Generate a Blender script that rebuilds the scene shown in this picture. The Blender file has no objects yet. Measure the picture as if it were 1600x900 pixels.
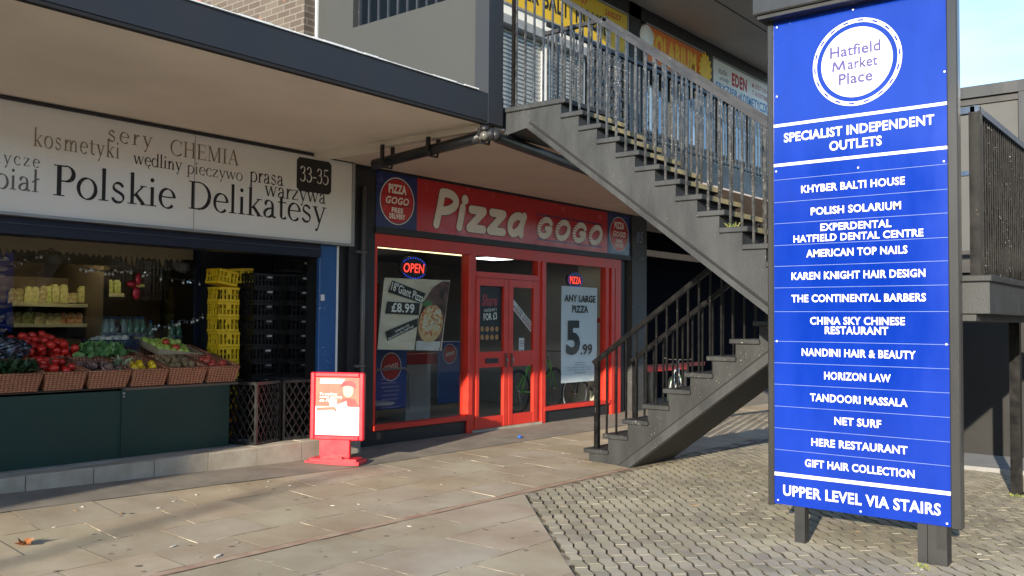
import bpy, math, random
from mathutils import Vector, Matrix
random.seed(7)
sc = bpy.context.scene
col = sc.collection
R = math.radians
# ------------------------------------------------------------------ camera, sky, sun, exposure
FOC = 1418.305
CAM = Vector((0, 0, 1.495))
CR = Vector((0.6287674, -0.7775486, 0.0083441))
CU = Vector((-0.0346778, -0.0173192, 0.9992485))
CF = Vector((0.7768198, 0.6285842, 0.0378534))
cam = bpy.data.cameras.new('camera'); cam_o = bpy.data.objects.new('camera', cam); col.objects.link(cam_o)
cam.sensor_width = 36; cam.lens = FOC * 36 / 1600; cam.clip_end = 2000; cam.clip_start = .05
m = Matrix.Identity(4)
for i in range(3):
    m[i][0], m[i][1], m[i][2], m[i][3] = CR[i], CU[i], -CF[i], CAM[i]
cam_o.matrix_world = m
sc.camera = cam_o
SUN_EL = 14.0
SUN_DIR = Vector((-0.968 * math.cos(R(SUN_EL)), -0.250 * math.cos(R(SUN_EL)), math.sin(R(SUN_EL))))   # towards the sun
w = bpy.data.worlds.new('World'); sc.world = w; w.use_nodes = True
nt = w.node_tree; bg = nt.nodes['Background']; sky = nt.nodes.new('ShaderNodeTexSky')
sky.sky_type = 'NISHITA'; sky.sun_disc = False; sky.sun_elevation = R(SUN_EL); sky.sun_rotation = math.atan2(SUN_DIR.x, SUN_DIR.y)
sky.air_density = 1.0; sky.dust_density = 0.2; sky.ozone_density = 3.0
wtc = nt.nodes.new('ShaderNodeTexCoord'); wmp = nt.nodes.new('ShaderNodeMapping'); wmp.inputs['Scale'].default_value = (1.2, 1.2, 4.5); nt.links.new(wtc.outputs['Generated'], wmp.inputs[0])
wnz = nt.nodes.new('ShaderNodeTexNoise'); wnz.inputs['Scale'].default_value = 2.6; wnz.inputs['Detail'].default_value = 7; wnz.inputs['Roughness'].default_value = .55; nt.links.new(wmp.outputs[0], wnz.inputs[0])
wcr = nt.nodes.new('ShaderNodeValToRGB'); wcr.color_ramp.elements[0].position = .46; wcr.color_ramp.elements[1].position = .72; nt.links.new(wnz.outputs[0], wcr.inputs[0])
wml = nt.nodes.new('ShaderNodeMath'); wml.operation = 'MULTIPLY'; wml.inputs[1].default_value = .75; nt.links.new(wcr.outputs[0], wml.inputs[0])
wmx = nt.nodes.new('ShaderNodeMix'); wmx.data_type = 'RGBA'; nt.links.new(wml.outputs[0], wmx.inputs[0]); nt.links.new(sky.outputs[0], wmx.inputs[6]); wmx.inputs[7].default_value = (2.9, 3.1, 3.2, 1)
nt.links.new(wmx.outputs[2], bg.inputs['Color']); bg.inputs['Strength'].default_value = 0.12
sl = bpy.data.lights.new('sun', 'SUN'); so = bpy.data.objects.new('sun', sl); col.objects.link(so)
sl.energy = 3.3; sl.angle = R(0.5); sl.color = (1.0, 0.88, 0.70)
so.rotation_euler = (-SUN_DIR).to_track_quat('-Z', 'Y').to_euler(); so.location = (-20, -10, 20)
vs = sc.view_settings; vs.view_transform = 'Standard'; vs.look = 'None'; vs.gamma = 1; vs.exposure = 1.65; vs.use_curve_mapping = False
sc.cycles.max_bounces = 7; sc.cycles.transparent_max_bounces = 16; sc.cycles.glossy_bounces = 3; sc.cycles.diffuse_bounces = 4
sc.cycles.caustics_reflective = False; sc.cycles.caustics_refractive = False

def ray(px, py): return (CR * ((px - 800) / FOC) - CU * ((py - 450) / FOC) + CF)
def AY(px, py, y): d = ray(px, py); return CAM + d * (y / d.y)
def AX(px, py, x): d = ray(px, py); return CAM + d * (x / d.x)
def AZ(px, py, z): d = ray(px, py); return CAM + d * ((z - CAM.z) / d.z)
def ss(a, b, t): t = max(0, min(1, (t - a) / (b - a))); return t * t * (3 - 2 * t)
def G(x, y):                                             # ground height
    z = -.1 + .1 * max(0, min(1, (y - 5) / 3.2))
    return z + max(0, min(.16, (6.4 - x) * .030)) * ss(6.2, 7.8, y)

# ------------------------------------------------------------------ materials
MATS = {}
def mat(name, c, rough=.6, var=.12, scale=6, bump=0., bscale=80, metal=0, spec=.5, c2=None, lo=.4, hi=.65, fleck=0, fc=(.5, .48, .42), fscale=60, streak=0, coat=0, emit=0, tint=False, alpha=None):
    if name in MATS: return MATS[name]
    mt = bpy.data.materials.new(name); mt.use_nodes = True; N = mt.node_tree; L = N.links.new
    p = N.nodes['Principled BSDF']; p.inputs['Roughness'].default_value = rough; p.inputs['Metallic'].default_value = metal
    p.inputs['Specular IOR Level'].default_value = spec; p.inputs['Coat Weight'].default_value = coat
    tc = N.nodes.new('ShaderNodeTexCoord')
    nz = N.nodes.new('ShaderNodeTexNoise'); nz.inputs['Scale'].default_value = scale; nz.inputs['Detail'].default_value = 8; nz.inputs['Roughness'].default_value = .62
    if streak:
        mp = N.nodes.new('ShaderNodeMapping'); mp.inputs['Scale'].default_value = (1, 1, 1 / streak); L(tc.outputs['Object'], mp.inputs[0]); L(mp.outputs[0], nz.inputs[0])
    else: L(tc.outputs['Object'], nz.inputs[0])
    rp = N.nodes.new('ShaderNodeValToRGB'); L(nz.outputs[0], rp.inputs[0])
    if c2 is None:
        a = tuple(v * (1 - var) for v in c); b = tuple(min(1, v * (1 + var)) for v in c); e = (.3, .7)
    else: a, b, e = c, c2, (lo, hi)
    rp.color_ramp.elements[0].position, rp.color_ramp.elements[1].position = e
    rp.color_ramp.elements[0].color = (*a, 1); rp.color_ramp.elements[1].color = (*b, 1)
    out = rp.outputs[0]
    if tint:
        at = N.nodes.new('ShaderNodeAttribute'); at.attribute_name = 'tint'
        mx = N.nodes.new('ShaderNodeMix'); mx.data_type = 'RGBA'; mx.blend_type = 'MULTIPLY'; mx.inputs[0].default_value = 1
        L(out, mx.inputs[6]); L(at.outputs['Color'], mx.inputs[7]); out = mx.outputs[2]
    if fleck:
        n1 = N.nodes.new('ShaderNodeTexNoise'); n1.inputs['Scale'].default_value = fscale; n1.inputs['Detail'].default_value = 3; L(tc.outputs['Object'], n1.inputs[0])
        n2 = N.nodes.new('ShaderNodeTexNoise'); n2.inputs['Scale'].default_value = 3.3; n2.inputs['Detail'].default_value = 3; L(tc.outputs['Object'], n2.inputs[0])
        ad = N.nodes.new('ShaderNodeMath'); ad.operation = 'MULTIPLY_ADD'; L(n2.outputs[0], ad.inputs[0]); ad.inputs[1].default_value = .35; L(n1.outputs[0], ad.inputs[2])
        cr = N.nodes.new('ShaderNodeValToRGB'); cr.color_ramp.elements[0].position = 1.0 - fleck; cr.color_ramp.elements[1].position = 1.02 - fleck + .01; L(ad.outputs[0], cr.inputs[0])
        mx = N.nodes.new('ShaderNodeMix'); mx.data_type = 'RGBA'; L(cr.outputs[0], mx.inputs[0]); L(out, mx.inputs[6]); mx.inputs[7].default_value = (*fc, 1); out = mx.outputs[2]
    L(out, p.inputs['Base Color'])
    if emit:
        L(out, p.inputs['Emission Color']); p.inputs['Emission Strength'].default_value = emit
    # a little roughness break-up everywhere
    rr = N.nodes.new('ShaderNodeMapRange'); L(nz.outputs[0], rr.inputs[0]); rr.inputs[1].default_value = .3; rr.inputs[2].default_value = .7
    rr.inputs[3].default_value = max(0, rough - .08); rr.inputs[4].default_value = min(1, rough + .08); L(rr.outputs[0], p.inputs['Roughness'])
    if bump:
        bn = N.nodes.new('ShaderNodeTexNoise'); bn.inputs['Scale'].default_value = bscale; bn.inputs['Detail'].default_value = 4; L(tc.outputs['Object'], bn.inputs[0])
        b = N.nodes.new('ShaderNodeBump'); b.inputs['Strength'].default_value = bump; b.inputs['Distance'].default_value = .01; L(bn.outputs[0], b.inputs['Height']); L(b.outputs[0], p.inputs['Normal'])
    MATS[name] = mt; return mt

def glass(name, tint=(.92, .95, .95), ior=1.5):
    if name in MATS: return MATS[name]
    mt = bpy.data.materials.new(name); mt.use_nodes = True; N = mt.node_tree; L = N.links.new
    N.nodes.remove(N.nodes['Principled BSDF']); o = N.nodes['Material Output']
    t = N.nodes.new('ShaderNodeBsdfTransparent'); t.inputs[0].default_value = (*tint, 1)
    g = N.nodes.new('ShaderNodeBsdfGlossy'); g.inputs['Roughness'].default_value = .01
    f = N.nodes.new('ShaderNodeFresnel'); f.inputs[0].default_value = ior
    ge = N.nodes.new('ShaderNodeNewGeometry'); sb_ = N.nodes.new('ShaderNodeMath'); sb_.operation = 'SUBTRACT'; sb_.inputs[0].default_value = 1; L(ge.outputs['Backfacing'], sb_.inputs[1]); mu = N.nodes.new('ShaderNodeMath'); mu.operation = 'MULTIPLY'; L(f.outputs[0], mu.inputs[0]); L(sb_.outputs[0], mu.inputs[1])
    x = N.nodes.new('ShaderNodeMixShader'); L(mu.outputs[0], x.inputs[0]); L(t.outputs[0], x.inputs[1]); L(g.outputs[0], x.inputs[2]); L(x.outputs[0], o.inputs[0])
    MATS[name] = mt; return mt

def emis(name, c, s):
    if name in MATS: return MATS[name]
    mt = bpy.data.materials.new(name); mt.use_nodes = True; p = mt.node_tree.nodes['Principled BSDF']
    p.inputs['Base Color'].default_value = (*c, 1); p.inputs['Emission Color'].default_value = (*c, 1); p.inputs['Emission Strength'].default_value = s
    MATS[name] = mt; return mt

# ------------------------------------------------------------------ mesh builder
class MB:
    def __init__(s): s.v = []; s.f = []; s.mi = []; s.sm = []; s.t = []; s.ms = []
    def _m(s, m):
        if m not in s.ms: s.ms.append(m)
        return s.ms.index(m)
    def add(s, vs, fs, m, smooth=False, tint=1.0):
        b = len(s.v); k = s._m(m); s.v += [tuple(v) for v in vs]
        for f in fs: s.f.append(tuple(b + i for i in f)); s.mi.append(k); s.sm.append(smooth); s.t.append(tint)
        return s
    def box(s, a, b, m, tint=1.0):
        x0, x1 = sorted((a[0], b[0])); y0, y1 = sorted((a[1], b[1])); z0, z1 = sorted((a[2], b[2]))
        vs = [(x0, y0, z0), (x1, y0, z0), (x1, y1, z0), (x0, y1, z0), (x0, y0, z1), (x1, y0, z1), (x1, y1, z1), (x0, y1, z1)]
        return s.add(vs, [(0, 3, 2, 1), (4, 5, 6, 7), (0, 1, 5, 4), (1, 2, 6, 5), (2, 3, 7, 6), (3, 0, 4, 7)], m, tint=tint)
    def bbox(s, a, b, m, r=.006):                        # bevelled box
        x0, x1 = sorted((a[0], b[0])); y0, y1 = sorted((a[1], b[1])); z0, z1 = sorted((a[2], b[2]))
        r = min(r, (x1 - x0) * .45, (y1 - y0) * .45, (z1 - z0) * .45)
        def ring(z, i): return [(x0 + i, y0, z), (x1 - i, y0, z), (x1, y0 + i, z), (x1, y1 - i, z), (x1 - i, y1, z), (x0 + i, y1, z), (x0, y1 - i, z), (x0, y0 + i, z)]
        def inn(z): return [(x0 + r, y0 + r, z), (x1 - r, y0 + r, z), (x1 - r, y0 + r, z), (x1 - r, y1 - r, z), (x1 - r, y1 - r, z), (x0 + r, y1 - r, z), (x0 + r, y1 - r, z), (x0 + r, y0 + r, z)]
        vs = inn(z0) + ring(z0 + r, r) + ring(z1 - r, r) + inn(z1)
        fs = []
        for k in range(3):
            for i in range(8):
                j = (i + 1) % 8; fs.append((k * 8 + i, k * 8 + j, k * 8 + 8 + j, k * 8 + 8 + i))
        fs.append((6, 4, 2, 0)); fs.append((24, 26, 28, 30))
        return s.add(vs, fs, m)
    def bar(s, p, q, wx, wz, m, up=(0, 0, 1)):           # rectangular bar from p to q
        p = Vector(p); q = Vector(q); d = (q - p).normalized(); u = Vector(up)
        if abs(d.dot(u)) > .98: u = Vector((1, 0, 0))
        r = d.cross(u).normalized() * wx / 2; u = r.cross(d).normalized() * wz / 2
        vs = [p - r - u, p + r - u, p + r + u, p - r + u, q - r - u, q + r - u, q + r + u, q - r + u]
        return s.add(vs, [(0, 1, 2, 3), (7, 6, 5, 4), (0, 4, 5, 1), (1, 5, 6, 2), (2, 6, 7, 3), (3, 7, 4, 0)], m)
    def tube(s, pts, r, m, n=8, cap=True):
        pts = [Vector(p) for p in pts]; rs = r if isinstance(r, (list, tuple)) else [r] * len(pts); vs = []; fs = []
        pu = None
        for i, p in enumerate(pts):
            d = (pts[min(i + 1, len(pts) - 1)] - pts[max(i - 1, 0)]).normalized()
            u = pu if pu is not None else (Vector((0, 0, 1)) if abs(d.z) < .9 else Vector((1, 0, 0)))
            a = d.cross(u).normalized(); u = a.cross(d).normalized(); pu = u
            for k in range(n):
                t = 2 * math.pi * k / n; vs.append(p + (a * math.cos(t) + u * math.sin(t)) * rs[i])
        for i in range(len(pts) - 1):
            for k in range(n): j = (k + 1) % n; fs.append((i * n + k, i * n + j, i * n + n + j, i * n + n + k))
        if cap: fs.append(tuple(range(n - 1, -1, -1))); fs.append(tuple(range(len(pts) * n - n, len(pts) * n)))
        return s.add(vs, fs, m, True)
    def lathe(s, prof, m, n=14, c=(0, 0, 0), axis='z'):
        vs = []; fs = []
        for r, z in prof:
            for k in range(n):
                t = 2 * math.pi * k / n; x, y = r * math.cos(t), r * math.sin(t)
                vs.append({'z': (c[0] + x, c[1] + y, c[2] + z), 'x': (c[0] + z, c[1] + x, c[2] + y), 'y': (c[0] + x, c[1] + z, c[2] + y)}[axis])
        for i in range(len(prof) - 1):
            for k in range(n): j = (k + 1) % n; fs.append((i * n + k, i * n + j, i * n + n + j, i * n + n + k))
        fs.append(tuple(range(n - 1, -1, -1))); fs.append(tuple(range(len(prof) * n - n, len(prof) * n)))
        return s.add(vs, fs, m, True)
    def ell(s, c, rx, ry, rz, m, n=12, k=8):
        prof = [(math.sin(math.pi * i / k), -math.cos(math.pi * i / k)) for i in range(k + 1)]
        prof[0] = (.02, -1); prof[-1] = (.02, 1); b = len(s.v); s.lathe(prof, m, n)
        for i in range(b, len(s.v)): x, y, z = s.v[i]; s.v[i] = (c[0] + x * rx, c[1] + y * ry, c[2] + z * rz)
        return s
    def prism(s, poly, d, m):                            # closed polygon (3-D points) extruded by vector d
        n = len(poly); d = Vector(d); vs = [Vector(p) for p in poly] + [Vector(p) + d for p in poly]
        fs = [tuple(range(n)), tuple(range(2 * n - 1, n - 1, -1))] + [(i, n + i, n + (i + 1) % n, (i + 1) % n) for i in range(n)]
        return s.add(vs, fs, m)
    def quads(s, fr, polys, m, off=0.):                   # flat polygons in a frame (origin, right, up, normal)
        o, r, u, nn = fr
        for k, p in enumerate(polys):
            s.add([o + r * x + u * y + nn * (off + k * .00025) for x, y in p], [tuple(range(len(p)))], m)
        return s
    def build(s, name, parent=None, loc=None):
        me = bpy.data.meshes.new(name); o = bpy.data.objects.new(name, me); col.objects.link(o)
        off = Vector(loc) if loc is not None else Vector((0, 0, 0))
        if parent is not None:
            root = parent
            while root.parent: root = root.parent
            if root.get('world'): off = root.location.copy()
        me.from_pydata([tuple(Vector(v) - off) for v in s.v], [], s.f)
        for q in s.ms: me.materials.append(q)
        me.polygons.foreach_set('material_index', s.mi); me.polygons.foreach_set('use_smooth', s.sm)
        if any(t != 1.0 for t in s.t):
            at = me.attributes.new('tint', 'FLOAT_COLOR', 'FACE')
            at.data.foreach_set('color', [q for t in s.t for q in ((t, t, t, 1) if not isinstance(t, tuple) else (*t, 1))])
        me.update()
        if parent is not None: o.parent = parent
        elif loc is not None: o.location = off
        return o

def thing(name, label, cat, loc=(0, 0, 0), rz=0, group=None, world=True):
    """Empty at the thing's base; with world=True the parts are given in world coordinates."""
    o = bpy.data.objects.new(name, None); col.objects.link(o); o.empty_display_size = .2
    o.location = loc; o.rotation_euler.z = rz; o['label'] = label; o['category'] = cat
    if group: o['group'] = group
    if world: o['world'] = 1
    return o
def tag(o, label, cat, group=None):
    o['label'] = label; o['category'] = cat
    if group: o['group'] = group
    return o
def struct(o): o['kind'] = 'structure'; return o
def kids(o): return [c for c in bpy.data.objects if c.parent == o]
def dup(o, loc=None, rot=None, label=None, group=None, parent=None, deep=True):
    c = o.copy(); col.objects.link(c)
    if parent is not None: c.parent = parent
    if loc is not None: c.location = loc
    if rot is not None: c.rotation_euler = rot
    if label: c['label'] = label
    if group: c['group'] = group
    if deep:
        for ch in kids(o): dup(ch, parent=c)
    return c

# ------------------------------------------------------------------ lettering
TXT = {}
def text2d(body, bold=0., shear=0., extr=0.):
    k = (body, bold, shear)
    if k not in TXT:
        cu = bpy.data.curves.new('t', 'FONT'); cu.body = body; cu.size = 1; cu.offset = bold; cu.shear = shear; cu.resolution_u = 3; cu.space_character = 1 + bold * 2.2
        ob = bpy.data.objects.new('t', cu); me = ob.to_mesh()
        vs = [(v.co.x, v.co.y) for v in me.vertices]; fs = [tuple(p.vertices) for p in me.polygons]
        ob.to_mesh_clear(); bpy.data.objects.remove(ob); bpy.data.curves.remove(cu)
        x0 = min(v[0] for v in vs); x1 = max(v[0] for v in vs); y0 = min(v[1] for v in vs); y1 = max(v[1] for v in vs)
        TXT[k] = ([(v[0] - x0, v[1] - y0) for v in vs], fs, x1 - x0, y1 - y0)
    return TXT[k]
def put_text(mb, body, fr, cx, cy, wd, ht, m, bold=.02, shear=0., off=.002, rot=0.):
    """text centred at (cx, cy) of the frame, filling wd x ht"""
    vs, fs, a, b = text2d(body, bold, shear); o, r, u, nn = fr
    sx = (wd / a) if wd else ht / b; sy = (ht / b) if ht else sx
    c, s_ = math.cos(rot), math.sin(rot); out = []
    for x, y in vs:
        X, Y = (x - a / 2) * sx, (y - b / 2) * sy
        X, Y = X * c - Y * s_, X * s_ + Y * c
        out.append(o + r * (cx + X) + u * (cy + Y) + nn * off)
    # keep the faces turned along the normal
    p = [out[i] for i in fs[0][:3]]
    if (p[1] - p[0]).cross(p[2] - p[0]).dot(nn) < 0: fs = [tuple(reversed(f)) for f in fs]
    mb.add(out, fs, m)
def disc(cx, cy, rx, ry=None, n=48): ry = ry or rx; return [(cx + rx * math.cos(2 * math.pi * k / n), cy + ry * math.sin(2 * math.pi * k / n)) for k in range(n)]
def ringq(cx, cy, r0, r1, sy=1., n=64):
    a = [2 * math.pi * k / n for k in range(n + 1)]
    return [[(cx + r0 * math.cos(a[k]), cy + r0 * sy * math.sin(a[k])), (cx + r1 * math.cos(a[k]), cy + r1 * sy * math.sin(a[k])), (cx + r1 * math.cos(a[k + 1]), cy + r1 * sy * math.sin(a[k + 1])), (cx + r0 * math.cos(a[k + 1]), cy + r0 * sy * math.sin(a[k + 1]))] for k in range(n)]
def rect(x0, y0, x1, y1): return [(x0, y0), (x1, y0), (x1, y1), (x0, y1)]

# pen-stroke serif letters (broad nib: upright strokes thick, level strokes thin)
def bez(p0, p1, p2, p3, n=10):
    return [tuple((1 - t) ** 3 * a + 3 * (1 - t) ** 2 * t * b + 3 * (1 - t) * t * t * c + t ** 3 * d for a, b, c, d in zip(p0, p1, p2, p3)) for t in [i / n for i in range(n + 1)]]
def arc(cx, cy, rx, ry, a0, a1, n=18): return [(cx + rx * math.cos(R(a0 + (a1 - a0) * i / n)), cy + ry * math.sin(R(a0 + (a1 - a0) * i / n))) for i in range(n + 1)]
def pen(pts, thick=.085, thin=.026, slant=0.25):
    L_ = []; Rr = []; n = len(pts)
    for i, (x, y) in enumerate(pts):
        a = pts[max(i - 1, 0)]; b = pts[min(i + 1, n - 1)]; dx, dy = b[0] - a[0], b[1] - a[1]; l = math.hypot(dx, dy) or 1; dx /= l; dy /= l
        wv = abs(dy * math.cos(slant) + dx * math.sin(slant))
        h = (thin + (thick - thin) * wv ** 1.3) / 2
        L_.append((x - dy * h, y + dx * h)); Rr.append((x + dy * h, y - dx * h))
    return [[L_[i], L_[i + 1], Rr[i + 1], Rr[i]] for i in range(n - 1)]
X, A, C_, D_ = .44, .72, .66, -.22
def stem(x, y0, y1, s0=1, s1=1, w=.085, sl=.07):
    q = [rect(x - w / 2, y0, x + w / 2, y1)]
    if s0: q.append(rect(x - w / 2 - sl, y0, x + w / 2 + sl, y0 + .024))
    if s1 == 1: q.append([(x - w / 2 - sl, y1 - .055), (x - w / 2 + .01, y1 - .03), (x + w / 2, y1), (x + w / 2 - .02, y1 + .004)])
    if s1 == 2: q.append(rect(x - w / 2 - sl, y1 - .024, x + w / 2 + sl, y1))
    return q
def glyph(ch):
    P = pen
    def o(x=.25): return P(arc(x, X / 2, .195, X / 2 + .008, 90, 450, 30)), .5
    if ch == 'o': return o()
    if ch == 'e': return P([(.09, .25), (.40, .25)], .03, .03) + P(arc(.25, X / 2, .185, X / 2 + .006, 5, 318, 26)), .47
    if ch == 'c': return P(arc(.25, X / 2, .19, X / 2 + .006, 48, 318, 24)) + [disc(.37, .355, .035, .04, 10)], .44
    if ch == 's': return P(bez((.31, .35), (.27, .47), (.08, .46), (.09, .33)) + bez((.09, .33), (.10, .22), (.33, .24), (.33, .11))[1:] + bez((.33, .11), (.33, -.04), (.09, -.03), (.07, .10))[1:], .07, .03, -.9), .41
    if ch == 'a': return P(bez((.10, .34), (.12, .47), (.34, .48), (.335, .28)) + [(.335, .1)] + bez((.335, .1), (.335, 0), (.39, 0), (.43, .04))[1:]) + P(bez((.335, .25), (.18, .24), (.07, .18), (.08, .09)) + bez((.08, .09), (.10, -.03), (.28, -.01), (.335, .10))[1:]) + [disc(.115, .335, .035, .035, 10)], .47
    if ch == 'r': return stem(.13, 0, X) + P(bez((.165, .27), (.20, .40), (.27, .45), (.32, .41)), .07, .03) + [disc(.315, .395, .036, .036, 10)], .36
    if ch == 'n': return stem(.13, 0, X) + stem(.41, 0, .28, 1, 0) + P(bez((.165, .28), (.22, .46), (.41, .49), (.41, .26))), .55
    if ch == 'm': return stem(.13, 0, X) + stem(.41, 0, .28, 1, 0) + stem(.69, 0, .28, 1, 0) + P(bez((.165, .28), (.22, .46), (.41, .49), (.41, .26))) + P(bez((.445, .28), (.50, .46), (.69, .49), (.69, .26))), .83
    if ch == 'i': return stem(.13, 0, X) + [disc(.125, .60, .05, .05, 14)], .27
    if ch == 'l': return stem(.13, 0, A), .27
    if ch == 'ł': return stem(.15, 0, A) + P([(.03, .30), (.28, .44)], .045, .045), .31
    if ch == 't': return stem(.15, .08, .57, 0, 0) + P([(.04, X - .012), (.32, X - .012)], .03, .03) + P(bez((.15, .10), (.15, -.02), (.24, -.01), (.31, .05))), .34
    if ch == 'k': return stem(.13, 0, A) + P([(.17, .19), (.40, X - .01)], .04, .03) + P([(.22, .235), (.42, .01)], .09, .08) + [rect(.33, 0, .52, .024), rect(.32, X - .024, .49, X)], .5
    if ch == 'd': return P(arc(.24, X / 2, .185, X / 2 + .006, 60, 300, 24)) + P([(.33, .40), (.41, .33)], .04, .03) + P([(.33, .035), (.41, .10)], .04, .03) + stem(.43, 0, A, 1, 1), .55
    if ch == 'b': return stem(.12, 0, A, 0, 1) + P(arc(.29, X / 2, .185, X / 2 + .006, -140, 140, 24)), .53
    if ch == 'p': return stem(.13, D_, X, 1, 1) + P(arc(.28, X / 2, .19, X / 2 + .006, -140, 140, 24)), .53
    if ch == 'y': return P([(.08, X), (.26, .02)], .085, .08) + P([(.43, X), (.26, .02), (.19, -.17)], .04, .03) + [disc(.15, -.185, .045, .04, 10), rect(0, X - .024, .18, X), rect(.35, X - .024, .5, X)], .49
    if ch == 'w': return P([(.07, X), (.22, .01)], .085, .08) + P([(.36, X), (.22, .01)], .04, .03) + P([(.35, X), (.50, .01)], .085, .08) + P([(.65, X), (.50, .01)], .04, .03) + [rect(0, X - .024, .16, X), rect(.28, X - .024, .43, X), rect(.58, X - .024, .72, X)], .72
    if ch == 'z': return P([(.06, X - .015), (.38, X - .015)], .03, .03) + P([(.05, .015), (.40, .015)], .03, .03) + P([(.37, X - .02), (.06, .02)], .08, .07) + [rect(.05, X - .12, .07, X), rect(.38, 0, .40, .12)], .45
    if ch == 'ę':
        g, wd = glyph('e'); return g + P(bez((.32, .03), (.25, -.05), (.25, -.14), (.36, -.13)), .05, .03), wd
    if ch == 'P': return stem(.16, 0, C_, 1, 2, .1) + P([(.16, C_ - .014), (.30, C_ - .014)], .03, .03) + P(arc(.30, .49, .17, .165, 90, -90, 18), .1) + P([(.16, .325), (.30, .325)], .03, .03), .53
    if ch == 'D': return stem(.16, 0, C_, 1, 2, .1) + P([(.16, C_ - .014), (.30, C_ - .014)], .03, .03) + P([(.16, .014), (.30, .014)], .03, .03) + P(arc(.30, C_ / 2, .32, C_ / 2 - .012, 90, -90, 24), .1), .71
    if ch == 'C': return P(arc(.38, C_ / 2, .31, C_ / 2, 42, 318, 30), .09) + [rect(.60, .47, .62, .64)], .68
    if ch == 'H': return stem(.15, 0, C_, 1, 2, .09) + stem(.57, 0, C_, 1, 2, .09) + [rect(.15, .33, .57, .357)], .73
    if ch == 'E': return stem(.15, 0, C_, 1, 2, .09) + [rect(.15, C_ - .026, .50, C_), rect(.15, 0, .53, .026), rect(.15, .33, .42, .356), rect(.48, C_ - .13, .50, C_), rect(.51, 0, .53, .14), rect(.40, .27, .42, .42)], .59
    if ch == 'M': return [rect(.11, 0, .14, C_), rect(.04, 0, .22, .024), rect(.04, C_ - .024, .18, C_)] + P([(.14, C_), (.40, .02)], .09, .08) + P([(.66, C_), (.40, .02)], .035, .03) + stem(.68, 0, C_, 1, 2, .09), .84
    if ch == 'I': return stem(.16, 0, C_, 1, 2, .09), .32
    if ch == 'A': return P([(.10, 0), (.33, C_)], .035, .03) + P([(.33, C_ + .02), (.56, 0)], .1, .09) + [rect(.19, .22, .46, .246), rect(.02, 0, .2, .024), rect(.46, 0, .67, .024)], .67
    if ch == '3': return P(bez((.08, .52), (.12, .68), (.38, .68), (.35, .47)) + bez((.35, .47), (.33, .37), (.25, .35), (.18, .35))[1:], .085) + P(bez((.18, .35), (.30, .36), (.40, .30), (.39, .18)) + bez((.39, .18), (.37, -.03), (.10, -.04), (.07, .10))[1:], .085), .46
    if ch == '5': return P([(.12, .62), (.40, .63)], .06, .06) + P([(.13, .62), (.11, .36)], .035, .035) + P(bez((.11, .36), (.25, .44), (.42, .36), (.40, .19)) + bez((.40, .19), (.38, -.02), (.12, -.06), (.06, .08))[1:], .085), .46
    if ch == '-': return [rect(.03, .2, .27, .25)], .30
    return [], .26
def serif2d(body, space=0.):
    polys = []; x = 0
    for ch in body:
        g, wd = glyph(ch); polys += [[(a + x, b) for a, b in p] for p in g]; x += wd + space
    return polys, x - space
def put_serif(mb, body, fr, x0, y0, wd, ht, m, space=0., off=.002):
    """x0,y0: start of baseline; wd: total width; ht: em scale (x-height .44, capitals .66)"""
    polys, L_ = serif2d(body, space); o, r, u, nn = fr; sx = wd / L_
    out = []
    for p in polys:
        q = [(x0 + a * sx, y0 + b * ht) for a, b in p]
        s_ = sum(q[i][0] * q[(i + 1) % len(q)][1] - q[(i + 1) % len(q)][0] * q[i][1] for i in range(len(q)))
        out.append(q if s_ > 0 else q[::-1])
    for k, p in enumerate(out):
        mb.add([o + r * a + u * b + nn * (off + (k % 9) * .0003) for a, b in p], [tuple(range(len(p)))], m)
def fat(pts, w, cap=True, taper=None):
    """rounded brush stroke as polygons"""
    out = []; n = len(pts)
    ws = [w * (1 if taper is None else taper[0] + (taper[1] - taper[0]) * i / (n - 1)) for i in range(n)]
    L_ = []; Rr = []
    for i, (x, y) in enumerate(pts):
        a = pts[max(i - 1, 0)]; b = pts[min(i + 1, n - 1)]; dx, dy = b[0] - a[0], b[1] - a[1]; l = math.hypot(dx, dy) or 1; dx /= l; dy /= l; h = ws[i] / 2
        L_.append((x - dy * h, y + dx * h)); Rr.append((x + dy * h, y - dx * h))
    for i in range(n - 1): out.append([L_[i], L_[i + 1], Rr[i + 1], Rr[i]])
    if cap: out.append(disc(*pts[0], ws[0] / 2 * .98, n=16)); out.append(disc(*pts[-1], ws[-1] / 2 * .98, n=16))
    # joints at sharp corners
    for i in range(1, n - 1): out.append(disc(*pts[i], ws[i] / 2 * .99, n=14))
    return out
def ccw(p):
    s_ = sum(p[i][0] * p[(i + 1) % len(p)][1] - p[(i + 1) % len(p)][0] * p[i][1] for i in range(len(p)))
    return p if s_ > 0 else p[::-1]
def put_polys(mb, polys, fr, m, off, step=.0002, cyc=9):
    o, r, u, nn = fr
    for k, p in enumerate(polys):
        p = ccw(p); mb.add([o + r * a + u * b + nn * (off + (k % cyc) * step) for a, b in p], [tuple(range(len(p)))], m)
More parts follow.
